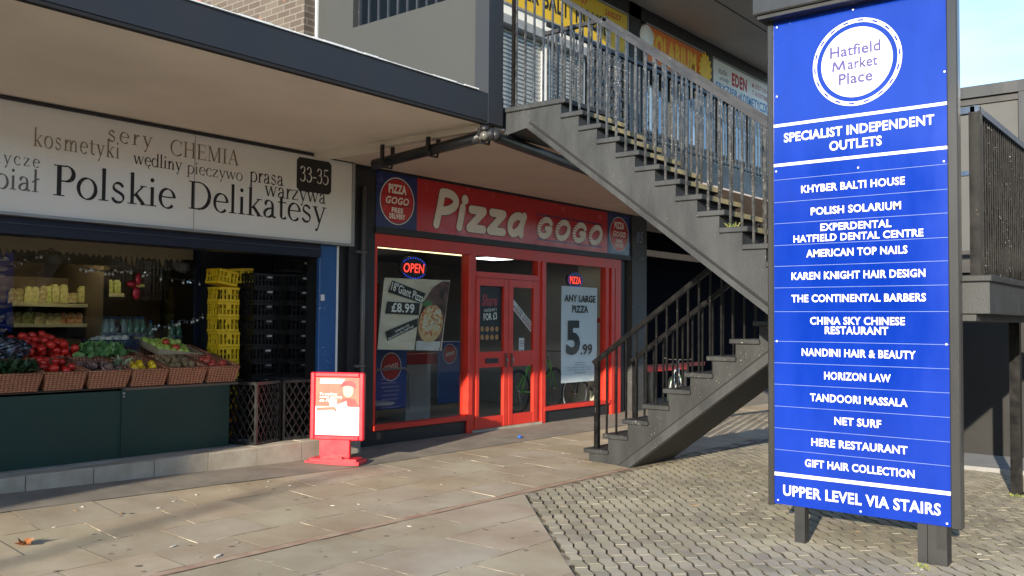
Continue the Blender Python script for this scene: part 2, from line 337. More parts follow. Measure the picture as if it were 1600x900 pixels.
# ================================================================== THE SETTING
M_slab = mat('pavingslab', (.305, .245, .172), .8, c2=(.41, .36, .275), lo=.34, hi=.66, scale=1.6, bump=.3, bscale=170, fleck=.125, fc=(.56, .52, .44), fscale=130, tint=True)
M_joint = mat('sandjoint', (.15, .12, .085), .95, c2=(.40, .36, .28), lo=.46, hi=.64, scale=4.5, bump=.3)
M_block = mat('blockpaving', (.27, .245, .19), .9, c2=(.41, .37, .28), scale=1.3, lo=.36, hi=.64, bump=.4, bscale=190, fleck=.15, fc=(.52, .49, .42), fscale=150, tint=True)
M_mossjoint = mat('mossjoint', (.055, .048, .035), .95, c2=(.16, .14, .09), scale=5)
M_endjoint = mat('grittyjoint', (.15, .135, .10), .95, c2=(.36, .33, .26), scale=6, lo=.4, hi=.65)
M_tarmac = mat('tarmac', (.18, .16, .135), .9, c2=(.25, .225, .185), scale=3, bump=.35, bscale=220)
M_far = mat('farground', (.22, .20, .17), .9, var=.2, scale=.6)
M_redline = mat('redbrickedge', (.33, .21, .15), .85, c2=(.40, .30, .22), scale=7, bump=.3, bscale=150)

def sheet(name, xs, ys, m, dz=0., inside=None):
    b = MB(); idx = {}; vs = []; fs = []
    for i, x in enumerate(xs):
        for j, y in enumerate(ys): idx[i, j] = len(vs); vs.append((x, y, G(x, y) + dz))
    for i in range(len(xs) - 1):
        for j in range(len(ys) - 1):
            if inside is None or inside((xs[i] + xs[i + 1]) / 2, (ys[j] + ys[j + 1]) / 2):
                fs.append((idx[i, j], idx[i + 1, j], idx[i + 1, j + 1], idx[i, j + 1]))
    b.add(vs, fs, m); return struct(b.build(name))
def fr_(a, b, st): n = max(1, round((b - a) / st)); return [a + (b - a) * i / n for i in range(n + 1)]
sheet('ground', [-900, -200, -60, -20] + fr_(-8, 8, .5) + [12, 20, 40, 80, 300, 900], [-900, -200, -50, -15, -5, 0, 3] + fr_(5, 8.2, .2) + [12, 20, 60, 300, 900], M_far, -.012)

YB = 5.24                                                # line between slabs and block paving
def in_blocks(x, y): return y < YB - .03 and x - y > 1.46
JY = [YB + .06 + .49 * k for k in range(5)]              # slab courses towards the shops
# slab paving, laid one by one (structure: one sheet of paving)
sb = MB(); rnd = random.Random(3)
def slab(x0, y0, x1, y1, clip=None):
    x0 += .003; y0 += .0025; x1 -= .003; y1 -= .0025; g = .004
    pts = [(x0, y0), (x1, y0), (x1, y1), (x0, y1)]
    if clip: pts = clip(pts)
    if len(pts) < 3: return
    cx = sum(p[0] for p in pts) / len(pts); cy = sum(p[1] for p in pts) / len(pts)
    tx, ty, dz = rnd.uniform(-.004, .004), rnd.uniform(-.004, .004), rnd.uniform(-.0015, .0015)
    t = rnd.choice([1, 1, .98, 1.02, .95, 1.04, .92]); t = (t * rnd.uniform(.97, 1.04), t, t * rnd.uniform(.94, 1.04))
    def z(x, y): return G(x, y) + dz + (x - cx) * tx + (y - cy) * ty
    n = len(pts)
    top = [(x + (cx - x) * g, y + (cy - y) * g, z(x, y)) for x, y in pts]; low = [(x, y, z(x, y) - .006) for x, y in pts]
    sb.add(top, [tuple(range(n))], M_slab, tint=t); sb.add(top + low, [(n + i, n + (i + 1) % n, (i + 1) % n, i) for i in range(n)], M_joint)
y = 7.24; k = 0
while y > YB + .1:
    x = -3.2 + (.31 if k % 2 else 0) + rnd.uniform(-.03, .03); y1 = y - .49
    while x < 22:
        if not (y1 < YB + .1 and x > 40): slab(x, max(y1, YB + .10), x + .62, y)
        x += .62
    y = y1; k += 1
y = YB + .0; k = 0                                       # larger slabs nearer the camera, cut along the diagonal kerb of the blocks
def cl(pts):
    out = []
    for i in range(len(pts)):
        a, b = pts[i], pts[(i + 1) % len(pts)]; fa, fb = 1.44 - (a[0] - a[1]), 1.44 - (b[0] - b[1])
        if fa >= 0: out.append(a)
        if fa * fb < 0: t = fa / (fa - fb); out.append((a[0] + (b[0] - a[0]) * t, a[1] + (b[1] - a[1]) * t))
    return out
while y > 0:
    x = -3.2 + (.42 if k % 2 else 0)
    while x < 7: slab(x, y - .62, x + .86, y, cl); x += .86
    y -= .62; k += 1
M_gum = mat('gumspot', (.15, .135, .115), .8, var=.2); M_gum2 = mat('palegumspot', (.46, .43, .36), .8, var=.1)
for k in range(230):                                     # trodden gum and specks on the slabs
    x, y = rnd.uniform(1.2, 9.5), rnd.uniform(2.6, 7.2)
    if in_blocks(x, y) or (8.5 < x and y < 6): continue
    r = rnd.uniform(.008, .022); q = rnd.uniform(.6, 1.3); n = 9
    sb.add([(x + r * math.cos(6.283 * i / n) * rnd.uniform(.8, 1.15), y + r * q * math.sin(6.283 * i / n) * rnd.uniform(.8, 1.15), G(x, y) + .0042) for i in range(n)], [tuple(range(n))], M_gum if k % 3 else M_gum2)
struct(sb.build('slab_paving'))
sheet('paving_bed', fr_(-4, 22, .4), fr_(0, 7.24, .12), M_joint, -.004, lambda x, y: not in_blocks(x, y))
sheet('brick_edging', fr_(1, 8.6, .2), [YB + .012, YB + .088], M_redline, .002)
sheet('tarmac_strip', fr_(-4, 24, .3), fr_(7.25, 8.6, .09), M_tarmac, .001)
# interlocking block paving, zigzag sided, 45 degrees to the shops
bb = MB(); rnd = random.Random(5); c45 = math.sqrt(.5)
W_, L2 = .100, .195
def uv(x, y): return ((x - y) * c45, (x + y) * c45)
def xy(u, v): return ((u + v) * c45, (v - u) * c45)
u = 1.46 * c45 + .012; i = 0
while u < 11:
    v = 2.2 + (L2 / 2 if i % 2 else 0)
    while v < 16:
        cx, cy = xy(u + W_ / 2, v + L2 / 2)
        if cy < YB - .06 and cx < 16 and cy > -3 and -8 < cx:
            far = cx > 9.8
            wob = .010; g = .0045 + rnd.random() * .0035
            zz = [0, wob, 0, -wob, 0] if i % 2 == 0 else [0, -wob, 0, wob, 0]
            left = [(u + g + zz[q] + (0 if q in (0, 4) else 0), v + .0012 + (L2 - .0024) * q / 4) for q in range(5)]
            right = [(u + W_ - g + zz[q], v + .0012 + (L2 - .0024) * q / 4) for q in range(5)]
            ring_ = right + left[::-1]
            if far: ring_ = [right[0], right[4], left[4], left[0]]
            t = rnd.choice([1, 1, .95, 1.05, .9, 1.08, .78, 1.0]); t = (t, t * rnd.uniform(.97, 1.02), t * rnd.uniform(.92, 1.02))
            dz = rnd.uniform(-.0015, .0015); tu, tv = rnd.uniform(-.016, .016), rnd.uniform(-.010, .010); mu, mv = u + W_ / 2, v + L2 / 2
            top = []; low = []; n = len(ring_)
            for (a, b_) in ring_:
                X0, Y0 = xy(a, b_); X1, Y1 = xy(mu + (a - mu) * .955, mv + (b_ - mv) * .985); Y0 = min(Y0, YB - .02); Y1 = min(Y1, YB - .02)
                low.append((X0, Y0, G(X0, Y0) - .008 + dz)); top.append((X1, Y1, G(X1, Y1) + dz + (a - mu) * tu + (b_ - mv) * tv))
            bb.add(top, [tuple(range(n))], M_block, tint=t); ends = (4, 9) if n == 10 else (1, 3)
            for q in range(n): bb.add([low[q], low[(q + 1) % n], top[(q + 1) % n], top[q]], [(0, 1, 2, 3)], M_endjoint if q in ends else M_mossjoint)
        v += L2
    u += W_; i += 1
struct(bb.build('block_paving'))
sheet('block_bed', fr_(-2, 18, .1), fr_(-3.2, YB - .01, .1), M_mossjoint, -.009, lambda x, y: x - y > 1.44)

# ------------------------------------------------------------------ paints
M_soffit = mat('soffitpaint', (.76, .68, .58), .75, var=.10, scale=.8, bump=.05)
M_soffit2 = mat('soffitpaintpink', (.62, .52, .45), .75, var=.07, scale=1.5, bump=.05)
M_slate = mat('slatefascia', (.013, .016, .022), .65, var=.10, scale=3, streak=4)
M_black = mat('blackpaint', (.014, .014, .016), .45, var=.25, scale=5)
M_blackgap = mat('blackgap', (.006, .006, .007), .8)
M_flash = mat('whiteflashing', (.72, .74, .74), .5, var=.1)
M_grey = mat('greyrender', (.036, .039, .039), .75, var=.10, scale=2.0, bump=.12, bscale=90, streak=3)
M_stair = mat('greystairpaint', (.015, .0175, .020), .6, c2=(.036, .040, .043), streak=3, scale=5, lo=.35, hi=.7, bump=.2, bscale=70, fleck=.10, fc=(.12, .12, .11), fscale=45)
M_stairchip = mat('chippedstairpaint', (.011, .0125, .014), .6, c2=(.026, .029, .031), streak=3, scale=5, lo=.35, hi=.7, bump=.2, bscale=70, fleck=.13, fc=(.22, .21, .18), fscale=55)
M_rail = mat('blackrailpaint', (.005, .005, .006), .35, c2=(.011, .011, .011), scale=9, fleck=.09, fc=(.2, .19, .17), fscale=70, spec=.2)
M_railg = mat('greyrailpaint', (.018, .019, .022), .45, c2=(.028, .029, .033), scale=6, fleck=.10, fc=(.25, .25, .24), fscale=70)
M_bar = mat('glossbalusters', (.018, .018, .018), .25, c2=(.062, .062, .060), scale=14, fleck=.16, fc=(.32, .32, .30), fscale=80, spec=.6)
M_moss = mat('mossynosing', (.17, .155, .095), .9, c2=(.36, .31, .17), scale=9, lo=.35, hi=.65, bump=.5, bscale=60)
M_conc = mat('kerbconcrete', (.31, .275, .215), .9, c2=(.42, .385, .32), scale=6, bump=.4, bscale=110, lo=.35, hi=.7)
M_navy = mat('navypaint', (.005, .009, .026), .5, var=.2, scale=4)
M_blue = mat('bluepaint', (.018, .09, .27), .45, var=.12, scale=5, streak=4, fleck=.1, fc=(.5, .55, .6), fscale=40)
M_red = mat('redframe', (.60, .035, .020), .38, var=.10, scale=5)
M_white = mat('whitelaminate', (.78, .78, .76), .4, var=.05)

# ------------------------------------------------------------------ canopy over the shops
cz0, cz1, cy0 = 3.36, 3.655, 5.53
t = thing('canopy', 'long shop canopy with dark slate fascia and tan soffit above the shop signs', 'canopy', (6.5, 5.53, 3.36))
b = MB(); b.box((-8, cy0 + .02, cz0 + .05), (6.5, 8.3, cz1 - .03), M_slate); b.build('slab', t)
b = MB(); b.box((-8, cy0, cz0 + .028), (6.68, cy0 + .02, cz1), M_slate)
b.build('fascia', t)
b = MB(); b.box((-8, cy0 + .006, cz0 + .0), (6.68, cy0 + .06, cz0 + .026), M_blackgap); b.build('drip_edge', t)
b = MB(); b.box((-8, cy0 + .06, cz0 + .012), (6.44, 8.12, cz0 + .05), M_soffit); b.box((6.60, cy0 + .03, 3.345), (26, 8.12, 3.366), M_soffit2); b.box((13.81, 8.12, 3.345), (26, 9.3, 3.372), M_soffit2)
b.build('soffit', t)
b = MB(); b.box((6.44, cy0 + .09, 3.31), (6.599, 8.12, cz0 + .05), M_soffit); b.build('downstand_beam', t)
rnd = random.Random(2); b = MB(); x = -8
while x < 6.28:                                          # rolled lead edge on the roof, uneven
    x1 = min(6.3, x + rnd.uniform(.08, .3)); h = rnd.uniform(.006, .016); b.box((x, cy0 - .012 - rnd.uniform(0, .006), cz1 + .001), (x1, cy0 + .25, cz1 + h), M_flash); x = x1
b.build('roof_edge', t)

# drain pipe below the canopy, its brackets, and the bulkhead lamp at the corner
t = thing('gutter_pipe', 'black gutter pipe slung under the canopy between the two shops', 'pipe', (6.48, 8.0, 3.1))
p0, p1 = AX(585, 257, 6.45), AX(772, 209, 6.45); p2 = AX(774, 212, 6.5); p3 = AZ(930, 271, 3.22)
b = MB(); b.tube([p0, p1], .055, M_black, 12); b.tube([p1, p2 + Vector((.06, .03, 0)), p3], .055, M_black, 12); b.build('pipe', t)
for k in (.12, .52, .93):
    q = p0.lerp(p1, k); b = MB(); b.tube([q + Vector((-.075, 0, 0)), q + Vector((-.06, 0, -.07)), q + Vector((.06, 0, -.07)), q + Vector((.075, 0, 0))], .012, M_black, 6)
    b.box((q.x - .085, q.y - .02, q.z - .01), (q.x - .06, q.y + .02, 3.315), M_black); b.box((q.x + .06, q.y - .02, q.z - .01), (q.x + .085, q.y + .02, 3.315), M_black); b.build('bracket', t)
q = AX(757, 212, 6.40)
t = thing('bulkhead_lamp', 'small round pale lamp under the outer corner of the canopy', 'lamp', q)
b = MB(); b.ell(q, .045, .045, .045, mat('lampglass', (.09, .088, .08), .25, var=.1), 16, 10); b.build('globe', t)
b = MB(); b.lathe([(.03, .04), (.045, .05), (.045, .09), (.03, 3.31 - q.z)], M_black, 12, q); b.build('mount', t)

# ------------------------------------------------------------------ upper storey
gz = 3.567
t = thing('brick_wall', 'weathered brown brick end wall rising above the canopy roof', 'wall', (6.36, 8.2, 3.6))
mb_ = bpy.data.materials.new('weatheredbrick'); mb_.use_nodes = True; N = mb_.node_tree; L = N.links.new; P = N.nodes['Principled BSDF']; P.inputs['Roughness'].default_value = .9
tc = N.nodes.new('ShaderNodeTexCoord'); sp = N.nodes.new('ShaderNodeSeparateXYZ'); cb = N.nodes.new('ShaderNodeCombineXYZ'); ad = N.nodes.new('ShaderNodeMath'); L(tc.outputs['Object'], sp.inputs[0]); L(sp.outputs[0], ad.inputs[0]); L(sp.outputs[1], ad.inputs[1]); L(ad.outputs[0], cb.inputs[0]); L(sp.outputs[2], cb.inputs[1])
bk = N.nodes.new('ShaderNodeTexBrick'); L(cb.outputs[0], bk.inputs[0]); bk.inputs['Scale'].default_value = 1; bk.inputs['Brick Width'].default_value = .225; bk.inputs['Row Height'].default_value = .075; bk.inputs['Mortar Size'].default_value = .008
bk.inputs['Color1'].default_value = (.075, .058, .047, 1); bk.inputs['Color2'].default_value = (.12, .098, .08, 1); bk.inputs['Mortar'].default_value = (.15, .14, .12, 1); bk.inputs['Bias'].default_value = -.2
nz = N.nodes.new('ShaderNodeTexNoise'); nz.inputs['Scale'].default_value = 2.2; L(tc.outputs['Object'], nz.inputs[0]); cr = N.nodes.new('ShaderNodeValToRGB'); cr.color_ramp.elements[0].position = .64; cr.color_ramp.elements[1].position = .7; cr.color_ramp.elements[0].color = (0, 0, 0, 1); L(nz.outputs[0], cr.inputs[0])
mx = N.nodes.new('ShaderNodeMix'); mx.data_type = 'RGBA'; L(cr.outputs[0], mx.inputs[0]); L(bk.outputs[0], mx.inputs[6]); mx.inputs[7].default_value = (.30, .13, .10, 1); L(mx.outputs[2], P.inputs['Base Color'])
bp = N.nodes.new('ShaderNodeBump'); bp.inputs['Strength'].default_value = .6; bp.inputs['Distance'].default_value = .01; L(bk.outputs['Fac'], bp.inputs['Height']); bp.invert = True; L(bp.outputs[0], P.inputs['Normal'])
b = MB(); b.box((6.30, 8.11, 3.6), (6.485, 18, 8.6), mb_); b.build('brickwork', t)
b = MB(); b.box((6.452, 8.085, 3.66), (6.478, 8.108, 8.6), M_flash); b.build('mortar_fillet', t)

t = thing('return_wall', 'grey rendered screen wall standing on the canopy end with a barred opening', 'wall', (6.56, 5.5, 3.6))
wz = 4.68
b = MB(); b.box((6.48, 5.70, 3.6), (6.62, 7.5, wz), M_grey); b.box((6.48, 7.5, 3.6), (6.62, 8.107, 8.4), M_grey); b.build('wall', t)
b = MB(); b.box((6.452, 5.526, cz1 - .28), (6.665, 5.70, 7.6), M_slate); b.build('pilaster', t)
b = MB()
for k in range(14):
    yy = AX(562 + 15 * k, 10, 6.55).y
    if yy > 5.75: b.box((6.54, yy - .010, wz), (6.56, yy + .010, 6.6), M_railg)
b.build('window_bars', t)
# ------------------------------------------------------------------ gallery and upper shop fronts
M_steel = mat('shuttersteel', (.32, .33, .33), .35, var=.12, scale=5, metal=.3)
M_shopdark = mat('darkjoinery', (.022, .024, .028), .5, var=.2)
M_room = mat('dimroom', (.10, .09, .08), .9, var=.3, scale=2)
GL = glass('windowglass'); GLB = glass('upperglass', (.82, .88, .92), 1.6)
t = thing('gallery_deck', 'upper gallery deck of grey concrete in front of the upstairs shops', 'walkway', (6.7, 5.6, 3.37))
b = MB(); b.box((6.67, cy0 + .06, 3.367), (26, 8.3, gz), M_stair); b.build('deck', t); b = MB(); b.box((6.68, cy0 + .05, 3.372), (26, cy0 + .06, gz - .01), M_black); b.build('fascia', t)
t = thing('upstairs_wall', 'dark upstairs shop wall with columns behind the gallery', 'wall', (6.7, 8.2, gz))
b = MB(); b.box((6.63, 8.22, gz), (9.3, 8.4, 7.0), M_grey); b.box((9.3, 8.3, 6.76), (26, 8.4, 7.02), M_black); b.box((13.17, 8.12, gz), (13.55, 8.32, 7.02), M_black); b.box((9.3, 8.12, 6.78), (26, 8.22, 7.02), M_black)
b.box((9.3, 10.5, gz), (26, 10.6, 7.0), M_room); b.box((9.3, 8.4, 6.95), (26, 10.5, 7.0), M_room); b.build('wall', t)
t = thing('gallery_roof', 'flat overhanging roof with tan soffit above the upstairs shops', 'roof', (6.7, 5.6, 7.03))
b = MB(); b.box((8.9, 5.6, 7.03), (20, 8.6, 7.05), M_soffit); b.box((13.0, 6.955, 7.022), (20, 6.975, 7.031), M_black); b.build('soffit', t)
b = MB(); b.box((8.9, 5.56, 7.05), (20.03, 8.6, 7.45), M_slate); b.build('roof_slab', t)
# roller shutters
def shutter(x0, x1, z0, z1, lab):
    t = thing('roller_shutter', lab, 'shutter', ((x0 + x1) / 2, 8.2, z0), group='steel roller shutters upstairs')
    b = MB(); h = .062; z = z0; prof = []
    while z < z1 - .01:
        for q, d in ((0, .0), (.014, -.016), (.040, -.019), (.055, -.004)): prof.append((z + q, d))
        z += h
    vs = []; fs = []
    for (zz, d) in prof: vs += [(x0, 8.24 + d, zz), (x1, 8.24 + d, zz)]
    for i in range(len(prof) - 1): fs.append((2 * i, 2 * i + 1, 2 * i + 3, 2 * i + 2))
    b.add(vs, fs, M_steel); b.build('curtain', t)
    b = MB(); b.box((x0 - .06, 8.17, z0), (x0, 8.28, z1), M_steel); b.box((x1, 8.17, z0), (x1 + .06, 8.28, z1), M_white if x1 < 10.9 else M_steel); b.build('guide_rail', t)
    b = MB(); b.bbox((x0 - .06, 8.08, z1), (x1 + .06, 8.3, z1 + .16), M_steel, .02); b.build('shutter_box', t)
shutter(9.36, 10.83, gz, 5.72, 'left steel roller shutter beside the grey screen wall, cut by the stair railing')
shutter(10.97, 11.85, gz, 5.72, 'narrower steel roller shutter next to the dark upstairs doorway')
# upstairs windows with grilles
def upwin(x0, x1, z0, z1, lab, panes):
    t = thing('upstairs_window', lab, 'window', ((x0 + x1) / 2, 8.2, z0), group='upstairs shop windows behind the stair bars')
    b = MB(); f = .05
    b.box((x0, 8.16, gz), (x1, 8.26, z0), M_shopdark); b.box((x0, 8.14, z1 - f), (x1, 8.24, z1), M_shopdark); b.box((x0, 8.14, z0), (x1, 8.24, z0 + f), M_shopdark)
    for k in range(panes + 1): xx = x0 + (x1 - x0 - f) * k / panes; b.box((xx, 8.145, z0 + f), (xx + f, 8.235, z1 - f), M_shopdark)
    b.build('frame', t)
    b = MB(); b.box((x0 + f, 8.19, z0 + f), (x1 - f, 8.20, z1 - f), GLB); b.build('glass', t)
    return t
t = upwin(12.0, 13.15, 4.4, 6.0, 'dark upstairs doorway window with a steel lattice grille', 2)
b = MB()
for k in range(12): b.box((12.05 + k * .095, 8.11, 4.45), (12.07 + k * .095, 8.125, 5.95), M_shopdark)
for k in range(9): b.box((12.03, 8.095, 4.55 + k * .17), (13.12, 8.11, 4.60 + k * .17), M_shopdark)
b.build('grille', t)
M_blind = mat('bluewhiteblind', (.62, .74, .92), .6, c2=(.88, .9, .95), scale=2.5)
for x0, x1, lab in ((13.62, 15.2, 'upstairs window below the orange sign with pale blind'), (15.3, 17.2, 'upstairs window below the sunburst sign with blue and white blind'), (17.3, 19.6, 'furthest upstairs window below the white salon sign')):
    t = upwin(x0, x1, 4.85, 6.02, lab, 3); b = MB(); b.box((x0 + .08, 8.215, 4.93), (x1 - .08, 8.225, 5.6), M_blind)
    for k in range(5): xx = x0 + .1 + (x1 - x0 - .3) * k / 5; b.box((xx, 8.205, 4.95), (xx + .09, 8.212, 5.75), M_white)
    b.build('blind', t)
# signs upstairs
M_yel = mat('yellowsign', (.62, .42, .03), .4, var=.06); M_org = mat('orangesign', (.72, .17, .03), .4, var=.10, scale=3); M_ink = mat('blackink', (.012, .012, .012), .5); M_redink = mat('redink', (.45, .02, .02), .5); M_blueink = mat('blueink', (.03, .22, .5), .5); M_yelink = mat('yellowink', (.80, .50, .04), .5)
def board(name, lab, x0, x1, z0, z1, m, y=8.12, d=.09, fm=None):
    t = thing(name, lab, 'sign', ((x0 + x1) / 2, y, z0)); b = MB(); b.bbox((x0, y, z0), (x1, y + d, z1), m, .008); b.build('panel', t)
    if fm:
        b = MB(); f = .03
        b.box((x0 - f, y - .012, z1), (x1 + f, y + d, z1 + f), fm); b.box((x0 - f, y - .012, z0 - f), (x1 + f, y + d, z0), fm); b.box((x0 - f, y - .012, z0), (x0, y + d, z1), fm); b.box((x1, y - .012, z0), (x1 + f, y + d, z1), fm); b.build('frame', t)
    return t, (Vector((x0, y, z0)), Vector((1, 0, 0)), Vector((0, 0, 1)), Vector((0, -1, 0)))
t, f = board('shop_sign', 'yellow upstairs shop sign with large black capitals behind the handrail', 9.4, 13.1, 6.06, 6.74, M_yel, fm=M_steel)
b = MB(); put_text(b, 'KHYBER BALTI HOUSE', f, 1.62, .30, 2.95, .30, M_ink, .03); put_text(b, 'TEL.01707', f, 2.05, .56, .9, .10, M_redink, .015); put_text(b, '268257', f, 3.25, .56, .5, .10, M_redink, .015); put_text(b, 'TAKEAWAY & DELIVERY', f, .8, .56, 1.3, .09, M_redink, .015); b.build('lettering', t)
t = thing('fascia_band', 'white fascia band under the yellow upstairs sign', 'fascia', (11, 8.15, 5.9)); b = MB(); b.box((9.3, 8.13, 5.885), (13.12, 8.22, 6.03), M_white); b.build('band', t)
t, f = board('shop_sign', 'orange upstairs shop sign with fat yellow capitals and a sunburst at its end', 13.75, 15.95, 6.12, 6.76, M_org, fm=M_steel)
b = MB(); put_text(b, 'SOLARIUM', f, .98, .35, 1.72, .40, M_yelink, .05); b.build('lettering', t)
b = MB(); pts = []
for k in range(28): a = 2 * math.pi * k / 28; r_ = .36 if k % 2 else .27; pts.append((2.17 + r_ * math.cos(a) * .8, .30 + r_ * math.sin(a)))
b.prism([f[0] + f[1] * x + f[2] * z + f[3] * .012 for x, z in pts], f[3] * .02, M_yelink); b.build('sunburst', t)
b = MB(); b.lathe([(.02, -.02), (.2, -.02), (.22, 0), (.2, .07), (.02, .07)], M_white, 20, (13.72, 8.10, 6.52), 'y'); b.build('end_disc', t)
t, f = board('shop_sign', 'white upstairs salon sign with red and blue lettering at the far end', 16.3, 19.2, 6.08, 6.76, M_white, fm=M_steel)
b = MB(); put_text(b, 'studio', f, .42, .50, .4, .13, M_ink, .0, .3); put_text(b, 'urody', f, .5, .34, .42, .13, M_ink, .0, .3); put_text(b, 'EDEN', f, 1.2, .44, .72, .27, M_redink, .05); put_text(b, 'M. 07577 310 412', f, 2.3, .52, .95, .10, M_redink, .015); put_text(b, 'T. 01707708007', f, 2.3, .36, .95, .10, M_redink, .015)
put_text(b, 'FRYZJER', f, .62, .14, 1.0, .20, M_blueink, .03); put_text(b, 'KOSMETYCZKA', f, 2.0, .14, 1.55, .20, M_blueink, .03); put_polys(b, [disc(1.17, .14, .035)], f, M_redink, .003); b.build('lettering', t)

# gallery railing behind the stairs
t = thing('gallery_railing', 'dark metal railing along the front edge of the upper gallery behind the stair bars', 'railing', (10, 5.63, gz))
b = MB(); b.bar((7.52, 5.63, gz + 1.05), (14.2, 5.63, gz + 1.05), .05, .04, M_rail); b.bar((7.52, 5.63, gz + .17), (14.2, 5.63, gz + .17), .03, .025, M_rail); b.build('handrail', t)
b = MB(); b.box((7.592, 5.622, gz + .12), (7.608, 5.638, gz + 1.04), M_bar); ob = b.build('baluster', t)
for k in range(1, 60): dup(ob, Vector((.11 * k, 0, 0)), parent=t)

# ------------------------------------------------------------------ the staircase
KU = .8697
XU0, XU1, XL0, XL1 = 6.74, 7.47, 8.65, 9.60
RU, TU, ZU, YU = .1438, .1983, gz, 4.863                  # upper flight: rise, going, top level, top nosing
RL, TL, ZL0, YL = .1822, .256, .070, 5.88                # lower flight: first tread top, first nosing
ZLAND = ZU - 12 * RU
t = thing('staircase', 'grey concrete dogleg staircase with black bar railings rising to the gallery', 'staircase', (8.65, 4.5, -.1))
# upper flight: stepped side wall, soffit, then treads
def under_u(y): return 3.366 - .742 * (5.296 - y)
nose = [(YU - TU * n, ZU - RU * n) for n in range(13)]
poly = [(5.57, ZU - .045), (5.57, 3.30), (5.296, 3.345)]
poly += [(nose[12][0] - .05, under_u(nose[12][0] - .05)), (nose[12][0] - .05, ZLAND - .045)]
for n in range(12, 0, -1):
    y_, z_ = nose[n - 1]
    poly += [(y_ + .026, nose[n][1] - .044), (y_ + .026, z_ - .044)]
b = MB(); b.prism([(XU0, y, z) for y, z in poly], (XU1 - XU0, 0, 0), M_stair); b.build('upper_flight', t)
b = MB()                                                 # raised strip along the lower edge of the side
ye = nose[12][0] - .05
b.prism([(XU0 - .018, 5.28, under_u(5.28) - .005), (XU0 - .018, ye, under_u(ye) - .005), (XU0 - .018, ye, under_u(ye) + .056), (XU0 - .018, 5.26, under_u(5.26) + .048)], (XU1 - XU0 + .02, 0, 0), M_stair)
b.prism([(XU0 - .006, 5.25, under_u(5.25) + .05), (XU0 - .006, ye, under_u(ye) + .058), (XU0 - .006, ye, under_u(ye) + .082), (XU0 - .006, 5.24, under_u(5.24) + .072)], (.012, 0, 0), M_blackgap); b.build('edge_strip', t)
b = MB(); b.bbox((XU0 - .022, YU - .026, ZU - .048), (XU1, 5.575, ZU + .002), M_stair, .007); b.build('top_landing', t)
for n in range(1, 12):
    y_, z_ = nose[n]; b = MB(); b.bbox((XU0 - .022, y_ - .026, z_ - .044), (XU1, y_ + TU + .024, z_), M_stair, .005)
    b.bbox((XU0 + .09, y_ - .031, z_ - .041), (XU1 - .008, y_ - .023, z_ + .002), M_moss, .003); b.build('tread', t)
# lower flight
def under_l(y): return -.09 + .742 * (5.36 - y)
nl = [(YL - TL * n, ZL0 + RL * n) for n in range(10)] + [(YL - TL * 10, ZLAND)]
ye = 3.05
poly = [(5.90, -.12), (5.36, -.12), (ye, under_l(ye)), (ye, ZLAND - .05)]
for n in range(9, -1, -1):
    y_, z_ = nl[n]
    poly += [(nl[n + 1][0] - .03, nl[n + 1][1] - .05), (nl[n + 1][0] - .03, z_ - .05)]
poly += [(nl[0][0] - .03, ZL0 - .05), (nl[0][0] - .03, -.12)]
poly = poly[1:]
b = MB(); b.prism([(XL0, y, z) for y, z in poly], (XL1 - XL0, 0, 0), M_stairchip); b.build('lower_flight', t)
b = MB()
b.prism([(XL0 - .02, 5.33, -.11), (XL0 - .02, ye, under_l(ye) - .02), (XL0 - .02, ye, under_l(ye) + .085), (XL0 - .02, 5.41, -.06), (XL0 - .02, 5.44, -.11)], (XL1 - XL0 + .02, 0, 0), M_stair)
b.prism([(XL0 - .006, 5.46, -.1), (XL0 - .006, ye, under_l(ye) + .087), (XL0 - .006, ye, under_l(ye) + .112), (XL0 - .006, 5.49, -.1)], (.012, 0, 0), M_blackgap); b.build('edge_strip', t)
M_under = mat('stairsoffit', (.045, .045, .047), .8, var=.1)
b = MB(); b.prism([(XL0 + .01, 5.32, -.112), (XL0 + .01, ye, under_l(ye) - .024), (XL0 + .01, ye, under_l(ye) - .021), (XL0 + .01, 5.322, -.109)], (XL1 - XL0 - .02, 0, 0), M_under); b.build('soffit', t)
for n in range(0, 10):
    y_, z_ = nl[n]; b = MB(); b.bbox((XL0 - .03, y_ - TL - .04, z_ - .05), (XL1 + .02, y_ + .03, z_), M_stairchip, .006); b.build('tread', t)
# half landing
LY0 = 1.335
b = MB(); b.bbox((XU0 - .03, LY0 - .02, ZLAND - .045), (XL1 + .08, 2.50, ZLAND), M_stairchip, .006); b.box((XU0, LY0, ZLAND - .26), (XL1 + .05, 2.47, ZLAND - .045), M_stair); b.box((XL0, 2.47, ZLAND - .26), (XL1 + .05, 3.30, ZLAND - .001), M_stair)
b.box((XU0 + .03, LY0 + .09, ZLAND - .31), (XL1 + .02, 2.4, ZLAND - .26), M_stair); b.build('half_landing', t)
